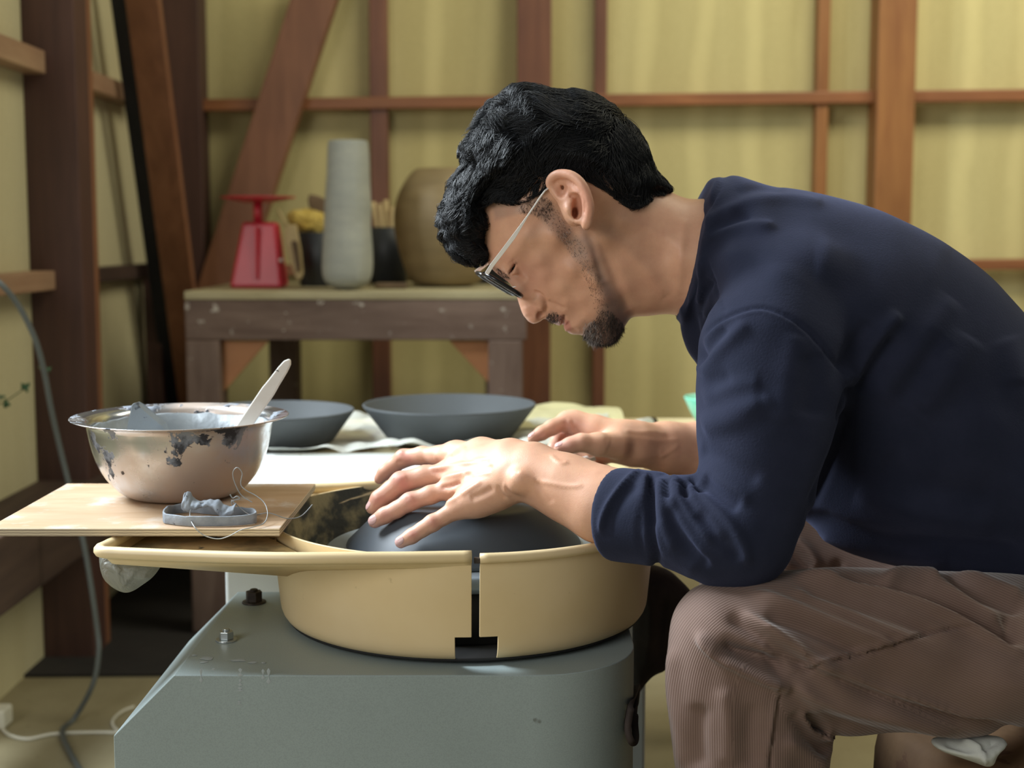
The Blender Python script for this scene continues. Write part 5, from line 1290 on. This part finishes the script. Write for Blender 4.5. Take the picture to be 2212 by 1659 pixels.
V = strokes(V, Q, [(i[0], i[1]*1.1, i[2]*1.6) for i in st if i[1] > 6]); V = relax(V, Q, 4); V = strokes(V, Q, [(i[0], i[1], i[2]*1.6) for i in st if i[1] <= 6])
u, w = proj(V[:, 0], V[:, 1], V[:, 2])
bone = chaikin([(1590,2700),(1585,1700),(1580,1470),(1640,1400),(1760,1440),(2400,1720)], 3, False)
wd = polydist(u, w, bone, closed=False)*1.17/F
# signed side of the bone line
sgn = np.where((u-1590)*0.35 - (w-1400)*1.0 > -20, 1.0, -1.0)
m_tr = mat('corduroy', (.155, .098, .078), .85); t = NT(m_tr)
at = t.n('ShaderNodeAttribute', attribute_name='wale'); v = t.coord()
dn = t.noise(v, 9, 2)
ph = t.math('ADD', t.math('MULTIPLY', at.outputs['Fac'], 2*math.pi/.0020), t.math('MULTIPLY', dn, 6.0))
sn = t.math('SINE', ph); s01 = t.math('MULTIPLY_ADD', sn, .5); s01.node.inputs[2].default_value = .5
c = t.ramp(t.noise(v, 7, 4), [(.3, (.180, .115, .090)), (.7, (.245, .168, .140))])
c = t.mix(s01, t.mix(1.0, c, (.70, .68, .68), 'MULTIPLY'), c)
t.base(c)
t.b.inputs['Sheen Weight'].default_value = .25; t.b.inputs['Sheen Roughness'].default_value = .4; t.b.inputs['Specular IOR Level'].default_value = .2
t.bump(s01, .6, .0005)
trousers = mesh_np('trousers', V, Q, m_tr, person, True, {'wale': ('FLOAT', wd)})
tag(trousers, 'brown corduroy trousers')

# shoes, below the frame
m_shoe = mat('shoe_leather', (.03, .025, .02), .6)
for nm, fx, fy in (('shoe', .215, 1.22), ('shoe', .265, 1.64)):
    s = Body(); s.u(ell((fx-.085, fy, .045), (.135, .048, .042)), 0); s.u(ell((fx+.0, fy, .06), (.055, .042, .055)), .03)
    s.isect(lambda p: -(p[:, 2]-.003), .004)
    a_, b_ = s.mesh((fx-.25, fy-.08, -.02), (fx+.1, fy+.08, .14), .004)
    mesh_np(nm, a_, b_, m_shoe, person)
# ================================================================== HAIR, BEARD
def Zh(p): return Z1(p, 2.553, 900, 150)
hair_out = Zh([(375,1010),(330,1035),(270,1045),(215,1020),(170,990),(150,940),(125,915),(130,870),(110,840),(112,790),(135,740),(160,690),(190,620),(225,570),(250,530),(240,480),(242,430),(270,380),(325,340),(350,280),(390,215),(450,180),(500,135),(570,100),(680,98),(740,110),(830,118),(870,108),(950,130),(1040,180),(1120,250),(1190,340),(1250,425),(1275,490),(1285,545),(1340,590),(1385,640),(1395,668),(1330,678),(1280,715),(1205,748),(1150,730),(1090,685),(1000,635),(930,596),(850,568),(775,575),(735,610),(715,660),(640,685),(560,705),(480,690),(420,680),(350,735),(360,780),(400,820),(410,870),(370,905),(350,950)])
Wha = [(1040,500,.050),(960,480,.045),(960,530,.035),(1000,540,.040),(1000,430,.060),(1050,430,.072),(1080,300,.070),(1150,240,.070),(1200,320,.080),(1300,280,.076),(1370,330,.070),(1150,400,.083),(1250,350,.085),(1330,400,.080),(1390,380,.070),(1420,400,.060),(1100,400,.082)]
hair_out = [(x+(10 if x < 1010 else 4 if x < 1120 and y < 400 else 0), y+(5 if y < 260 else 0)) for x, y in hair_out]
hmass = inflate(hair_out, YC, Wha, bl=3, st=2, rot=math.radians(5), piv=PIV, ch=1, rscale=.75)
side = chaikin(Zh([(340,730),(420,680),(480,692),(560,708),(640,690),(700,655),(735,600),(775,572),(850,565),(930,596),(1000,635),(1090,690),(1150,738),(1205,752),(1280,720),(1330,680),(1395,668),(1420,600),(1350,0),(0,0),(0,600)]), 1)
_gx, _gy = np.meshgrid(np.arange(900, 1500, 2.), np.arange(150, 500, 2.))
_hs = Grid2(blur(polydist(_gx, _gy, side)*1.38/F, 2), 900, 150, 2.)
def hshell(p):
    u, v = proj(p[:, 0], 1.40, p[:, 2]); cu = np.clip(u, 902, 1497); cv = np.clip(v, 152, 497)
    ed = _hs(cu, cv)
    th = np.clip(.0105*np.clip(ed/.02, 0.15, 1), 0, .011)
    return smax(head(p)-th, -ed + np.hypot(u-cu, v-cv)*.0005, .003)
hb = Body(); hb.u(hmass, 0); hb.u(hshell, .006)
lock_rng = np.random.default_rng(3)
clx = lock_rng.uniform(-1, 1, (420, 3)); 
V0, Q0 = hb.mesh((-.12, 1.34, .72), (.22, 1.57, 1.05), .0032)
N0 = normals(V0, Q0)
# tufts: displace the mass by clump noise
cc = V0[lock_rng.integers(0, len(V0), 360)]
idx = np.empty(len(V0), int); dd = np.empty(len(V0)); 
for i in range(0, len(V0), 4000):
    D_ = ((V0[i:i+4000, None]-cc[None])**2).sum(2); idx[i:i+4000] = D_.argmin(1); dd[i:i+4000] = np.sqrt(D_.min(1))
V0 = V0 + N0*(-.0070+.007*np.clip(1-dd/.010, 0, 1))[:, None]
m_hair = mat('black_hair', (.006, .007, .009), .50); m_hair.node_tree.nodes['Principled BSDF'].inputs['Specular IOR Level'].default_value = .4
def gradf(f, p, e=.0015):
    g = np.empty_like(p); b = f(p)
    for k in range(3):
        q = p.copy(); q[:, k] += e; g[:, k] = (f(q)-b)/e
    return g/np.maximum(np.linalg.norm(g, axis=1, keepdims=True), 1e-6), b
fc = np.array([(1300,235,-1,.25),(1325,265,-.8,.7),(1200,220,-1,.1),(1120,250,-1,.35),(1360,290,-.2,1),(1395,360,.35,1),(1420,400,.8,.6),(1340,400,.35,.8),(1350,340,.2,1),(1290,330,-.8,.6),(1230,300,-1,.3),(1150,320,-1,.25),(1080,340,-1,.35),(1280,390,.2,.9),(1200,380,-.8,.5),(1120,400,-1,.45),(1060,420,-1,.6),(1010,450,-.7,1),(980,480,-.5,1),(960,520,.2,1),(1000,540,.6,.8),(1030,380,-1,.5),(1250,400,-.1,1),(1170,420,-.9,.5)], float)
def flow(p):
    u, v = proj(p[:, 0], p[:, 1], p[:, 2])
    w = 1/(((u[:, None]-fc[:, 0])**2+(v[:, None]-fc[:, 1])**2)+300)**1.5
    w /= w.sum(1, keepdims=True)
    d = np.stack([w@fc[:, 2], np.zeros(len(u)), -(w@fc[:, 3])], 1)
    return d, u, v
def strands(roots, nseg, step, r0, clump, curl, lift, rn, hfield, amp=.25):
    n = len(roots); p = roots.copy(); path = [p.copy()]
    ax = rn.normal(size=(clump.max()+1, 3)); ax /= np.linalg.norm(ax, axis=1, keepdims=True); ax = ax[clump]
    phs = rn.uniform(0, 6.28, clump.max()+1)[clump] + rn.normal(0, .25, n)
    sg = np.sign(rn.normal(size=clump.max()+1))[clump]
    jit = rn.normal(0, .075, (n, 3)); lc = (rn.uniform(0, 1, clump.max()+1)**1.5)[clump]
    rotc = rn.normal(0, 1, clump.max()+1)[clump]
    for s in range(nseg):
        d, u, v = flow(p)
        ra = (rotc*.42 + rn.normal(0, .12, n)*(u > 1230)); c_, s_ = np.cos(ra), np.sin(ra)
        d = np.stack([d[:, 0]*c_-d[:, 2]*s_, d[:, 1], d[:, 0]*s_+d[:, 2]*c_], 1)
        g, b = gradf(hfield, p)
        d = d - g*(d*g).sum(1, keepdims=True)
        d /= np.maximum(np.linalg.norm(d, axis=1, keepdims=True), 1e-6)
        side_ = np.cross(g, d)
        a = phs + sg*curl*s
        cu = np.sin(a); co = np.cos(a)
        cs = amp(u, v)[:, None]
        dirn = d + cs*(side_*cu[:, None] + g*co[:, None]*.6) + jit
        dirn += g*np.clip((lift+lc*.0065*np.clip((1230-u)/120, .12, 1)-b)/.004, -1.5, 1.2)[:, None]*.5
        dirn /= np.linalg.norm(dirn, axis=1, keepdims=True)
        p = p + dirn*step[:, None]; path.append(p.copy())
    return np.stack(path, 1)          # n, nseg+1, 3
def tubes(paths, r0, r1):
    n, m_, _ = paths.shape
    T = np.gradient(paths, axis=1); T /= np.maximum(np.linalg.norm(T, axis=2, keepdims=True), 1e-9)
    up = np.array([.31, -.9, .3]); B1 = np.cross(T, up); B1 /= np.maximum(np.linalg.norm(B1, axis=2, keepdims=True), 1e-9); B2 = np.cross(T, B1)
    rr = (r0[:, None]*np.linspace(1, 0, m_)[None]**.6*(1) + r1)[:, :, None]
    vs = [paths + rr*(B1*math.cos(a)+B2*math.sin(a)) for a in (0, 2.094, 4.189)]
    Vt = np.stack(vs, 2).reshape(-1, 3)
    i, j, k = np.meshgrid(np.arange(n), np.arange(m_-1), np.arange(3), indexing='ij')
    b = (i*m_+j)*3; k2 = (k+1) % 3
    Qt = np.stack([b+k, b+k2, b+3+k2, b+3+k], -1).reshape(-1, 4)
    return Vt, Qt
hfield = lambda p: smin(hmass(p), hshell(p), .006)
uu, vv = proj(V0[:, 0], V0[:, 1], V0[:, 2])
near_side = (N0[:, 1] < .45)
cand = np.where(near_side)[0]
NS = 38000
wt = np.ones(len(cand)); wt[(uu[cand] < 1060)] *= 1.6; wt /= wt.sum()
ri = lock_rng.choice(cand, NS, p=wt)
roots = V0[ri] + lock_rng.normal(0, .001, (NS, 3))
clump = idx[ri]
curlyf = lambda u, v: np.clip((1200-u)/110, .28, 1)*1.15
ur = uu[ri]
step = np.where(ur < 1080, .0036, np.where(ur > 1330, .0024, .0042))*lock_rng.uniform(.75, 1.15, NS)
paths = strands(roots, 12, step, None, clump, .75, .0015, lock_rng, hfield, curlyf)
Vt, Qt = tubes(paths, lock_rng.uniform(.00020, .00042, NS), .00006)
hair = mesh_np('hair', np.vstack([V0, Vt]), np.vstack([Q0, Qt+len(V0)]), m_hair, person, True)
tag(hair, 'short black wavy hair, curly over the forehead')
# stray curls beyond the outline of the fringe
# beard and brows
u, v = proj(bodyV[:, 0], bodyV[:, 1], bodyV[:, 2]); BN = normals(bodyV, bodyQ)
def inreg(poly, soft=0): return polydist(u, v, chaikin(poly, 1)) > -soft
vis = (BN[:, 1] < .5) & (bodyV[:, 1] > 1.34) & (bodyV[:, 1] < 1.52)
def fuzz(name, polys, n, L, dcol, dirpx, matl, rn, r=.00022, spread=.35):
    m = np.zeros(len(u), bool)
    for q in polys: m |= inreg(q)
    c = np.where(m & vis)[0]
    if not len(c): return None
    i = rn.choice(c, n); p = bodyV[i] + rn.normal(0, .0006, (n, 3)) - BN[i]*.0006
    d = np.tile(np.array([dirpx[0], 0, -dirpx[1]], float), (n, 1)); d /= np.linalg.norm(d[0])
    d = d + BN[i]*.45 + rn.normal(0, spread, (n, 3)); d /= np.linalg.norm(d, axis=1, keepdims=True)
    ln = L*rn.uniform(.5, 1.2, n); cur = rn.normal(0, .25, (n, 3))
    ps = np.stack([p + d*(ln*t_)[:, None] + cur*(ln*t_*t_)[:, None] for t_ in (0, .33, .66, 1)], 1)
    a_, b_ = tubes(ps, np.full(n, r), .00005)
    return mesh_np(name, a_, b_, matl, person, True)
m_stub = mat('stubble', (.05, .04, .035), .6)
m_grey = mat('grey_hair', (.45, .42, .40), .5)
jaw = [(1262,712),(1285,690),(1305,660),(1330,680),(1352,705),(1343,735),(1320,752),(1290,752),(1262,735)]
tag(fuzz('beard', [jaw], 3200, .0045, None, (-.25, 1), m_stub, lock_rng, .00011), 'short black beard on the chin')
fuzz('beard', [[(1258,700),(1290,690),(1300,740),(1270,738)]], 260, .0060, None, (.1, 1), m_grey, lock_rng, .00012)
fuzz('beard', [[(1175,440),(1196,440),(1220,480),(1262,530),(1295,600),(1320,680),(1290,690),(1262,590),(1215,520),(1180,490)]], 1500, .0016, None, (.35, 1), m_stub, lock_rng, .00007)
fuzz('beard', [[(1180,450),(1196,450),(1220,480),(1262,530),(1280,590),(1262,590),(1215,520),(1180,490)]], 110, .0032, None, (.35, 1), m_grey, lock_rng, .00009)
tag(fuzz('moustache', [[(1179,686),(1186,675),(1200,674),(1216,681),(1210,690),(1196,698)]], 480, .0034, None, (-.1, 1), m_stub, lock_rng, .00014), None)
fuzz('eyebrow', [[(1066,579),(1074,577),(1098,597),(1094,602),(1082,598)]], 300, .0034, None, (.8, .6), m_hair, lock_rng, .00013, .15)
fuzz('sideburn', [[(1150,425),(1190,425),(1195,450),(1185,480),(1165,462),(1110,455)]], 900, .0030, None, (-.15, 1), m_stub, lock_rng, .00008)

# ================================================================== GLASSES
m_metal = mat('silver_metal', (.85, .83, .80), .30, .25); m_rim = mat('black_rim', (.008, .008, .009), .25)
m_lens = mat('lens_glass', (1, 1, 1), .02); b_ = m_lens.node_tree.nodes['Principled BSDF']; b_.inputs['Transmission Weight'].default_value = 1; b_.inputs['IOR'].default_value = 1.03
m_pad = mat('clear_silicone', (.85, .82, .80), .15); m_pad.node_tree.nodes['Principled BSDF'].inputs['Transmission Weight'].default_value = .6
gl = empty('eyeglasses', tuple(P(1090, 615, 1.44))); tag(gl, "silver-armed eyeglasses with black rims worn on the potter's nose", 'glasses')
hinge = A(1052, 592, 1.388); low = A(1132, 641, 1.392)
dd_ = (low-hinge); LH = np.linalg.norm(dd_); dd_ /= LH
th_ = math.radians(0); wv = np.array([-math.sin(th_), math.cos(th_), -.085]); wv -= dd_*(wv@dd_); wv /= np.linalg.norm(wv)
def gp(a, b, off=0): return hinge + dd_*a*LH + wv*b + np.cross(dd_, wv)*off
for kind in range(2):
    o0 = .004 + kind*.068
    ring = []
    for i in range(40):
        an = 2*math.pi*i/40; cx = math.copysign(abs(math.cos(an))**.6, math.cos(an)); cy = math.copysign(abs(math.sin(an))**.6, math.sin(an))
        ring.append(gp(.50+.50*cx, o0+.027+.027*cy))
    rim = tube('rim', ring, .0023, m_rim, None, 8, cyclic=True); reparent(rim, gl)
    cen = sum(ring)/len(ring)
    ln = mesh('lens', [cen]+ring, [(0, i+1, (i+1) % 40+1) for i in range(40)], m_lens, None, True); sl = ln.modifiers.new('s', 'SOLIDIFY'); sl.thickness = .0018; sl.offset = 0
    ln.parent = rim
    pad_c = A(1128, 629, 1.438) if kind == 0 else A(1128, 629, 1.462)
    pb = Body(); pb.u(ell(pad_c, (.0048, .0018, .0065)), 0); a_, b_ = pb.mesh(pad_c-.012, pad_c+.012, .0012)
    po = mesh_np('nose_pad', a_, b_, m_pad); reparent(po, gl)
    pw = tube('nose_pad_wire', crsp([gp(.72, o0+(.050 if kind == 0 else .004)), A(1114, 619, 1.436 if kind == 0 else 1.464), A(1121, 624, 1.437 if kind == 0 else 1.463), pad_c], 5), .0006, m_metal); reparent(pw, gl)
br = tube('bridge', crsp([gp(.42, .056), gp(.36, .065, .003), gp(.42, .074)], 5), .0014, m_rim); reparent(br, gl)
tmp_ = [A(1051, 592, 1.387), A(1062, 574, 1.384), A(1085, 544, 1.378), A(1110, 511, 1.372), A(1140, 466, 1.366), A(1168, 424, 1.362), A(1177, 412, 1.361), A(1188, 404, 1.364), A(1215, 392, 1.374), A(1240, 398, 1.378), A(1262, 425, 1.376)]
def flat_arm(name, pts, ws):
    Vv = []; Ff = []
    for i, (p, (w1, w2)) in enumerate(zip(pts, ws)):
        t_ = pts[min(i+1, len(pts)-1)]-pts[max(i-1, 0)]; t_ /= np.linalg.norm(t_); yv = np.array([0, 1, 0.]); s_ = np.cross(t_, yv); s_ /= np.linalg.norm(s_)
        Vv += [p+s_*a_*w1+yv*b2*w2 for a_, b2 in ((-1, -1), (1, -1), (1, 1), (-1, 1))]
        if i: Ff += [((i-1)*4+k, (i-1)*4+(k+1) % 4, i*4+(k+1) % 4, i*4+k) for k in range(4)]
    Ff += [(0, 1, 2, 3)[::-1], tuple(len(Vv)-4+k for k in range(4))]
    return mesh(name, Vv, Ff, m_metal, None, bevel=.0003)
ws = [(.0021, .001)]*4+[(.0008, .0008)]*7
ta = flat_arm('temple_arm', tmp_, ws); reparent(ta, gl)
far_ = [np.array([p[0], 2*YC-p[1]+.004, p[2]]) for p in tmp_]; far_[0] = gp(0, .127); far_[1] = far_[0]*.6+far_[2]*.4
tb_ = flat_arm('temple_arm', far_, ws); reparent(tb_, gl)
# fingernails
m_nail = mat('fingernail', (.72, .45, .42), .25)
def nail(tip, prev, nrm_, L, W, back=.55):
    a1, r1 = hp(*tip); a0, r0 = hp(*prev)
    d_ = (a1-a0)/np.linalg.norm(a1-a0); nrm_ = np.array(nrm_, float); nrm_ -= d_*(nrm_@d_); nrm_ /= np.linalg.norm(nrm_); s_ = np.cross(d_, nrm_)
    c_ = a1 + nrm_*r1 + d_*(r1*.15)
    Rm = np.stack([d_, s_, nrm_], 1)
    n_ = Body(); n_.u(seg(a0, a1, r0+.00035, r1+.00035), 0).isect(ell(c_, (L, W, .0042), Rm), .0008)
    a_, b_ = n_.mesh(c_-.012, c_+.012, .0006); return mesh_np('fingernail', a_, b_, m_nail, person)
nail((810, 1126, 1.390, 15.5), (832, 1113, 1.389, 17), (-.25, -.75, .45), .0068, .0056)
nail((866, 1171, 1.344, 14), (890, 1158, 1.345, 15.5), (-.2, -.75, .4), .0060, .0048)
nail((805, 1097, 1.417, 15), (820, 1078, 1.419, 19), (-.8, -.3, .3), .0068, .0056)
nail((1151, 947, 1.552, 12), (1170, 936, 1.558, 15), (-.25, -.2, .8), .0055, .0042)
nail((1209, 968, 1.518, 13), (1232, 962, 1.520, 17), (-.2, -.35, .8), .0060, .0048)
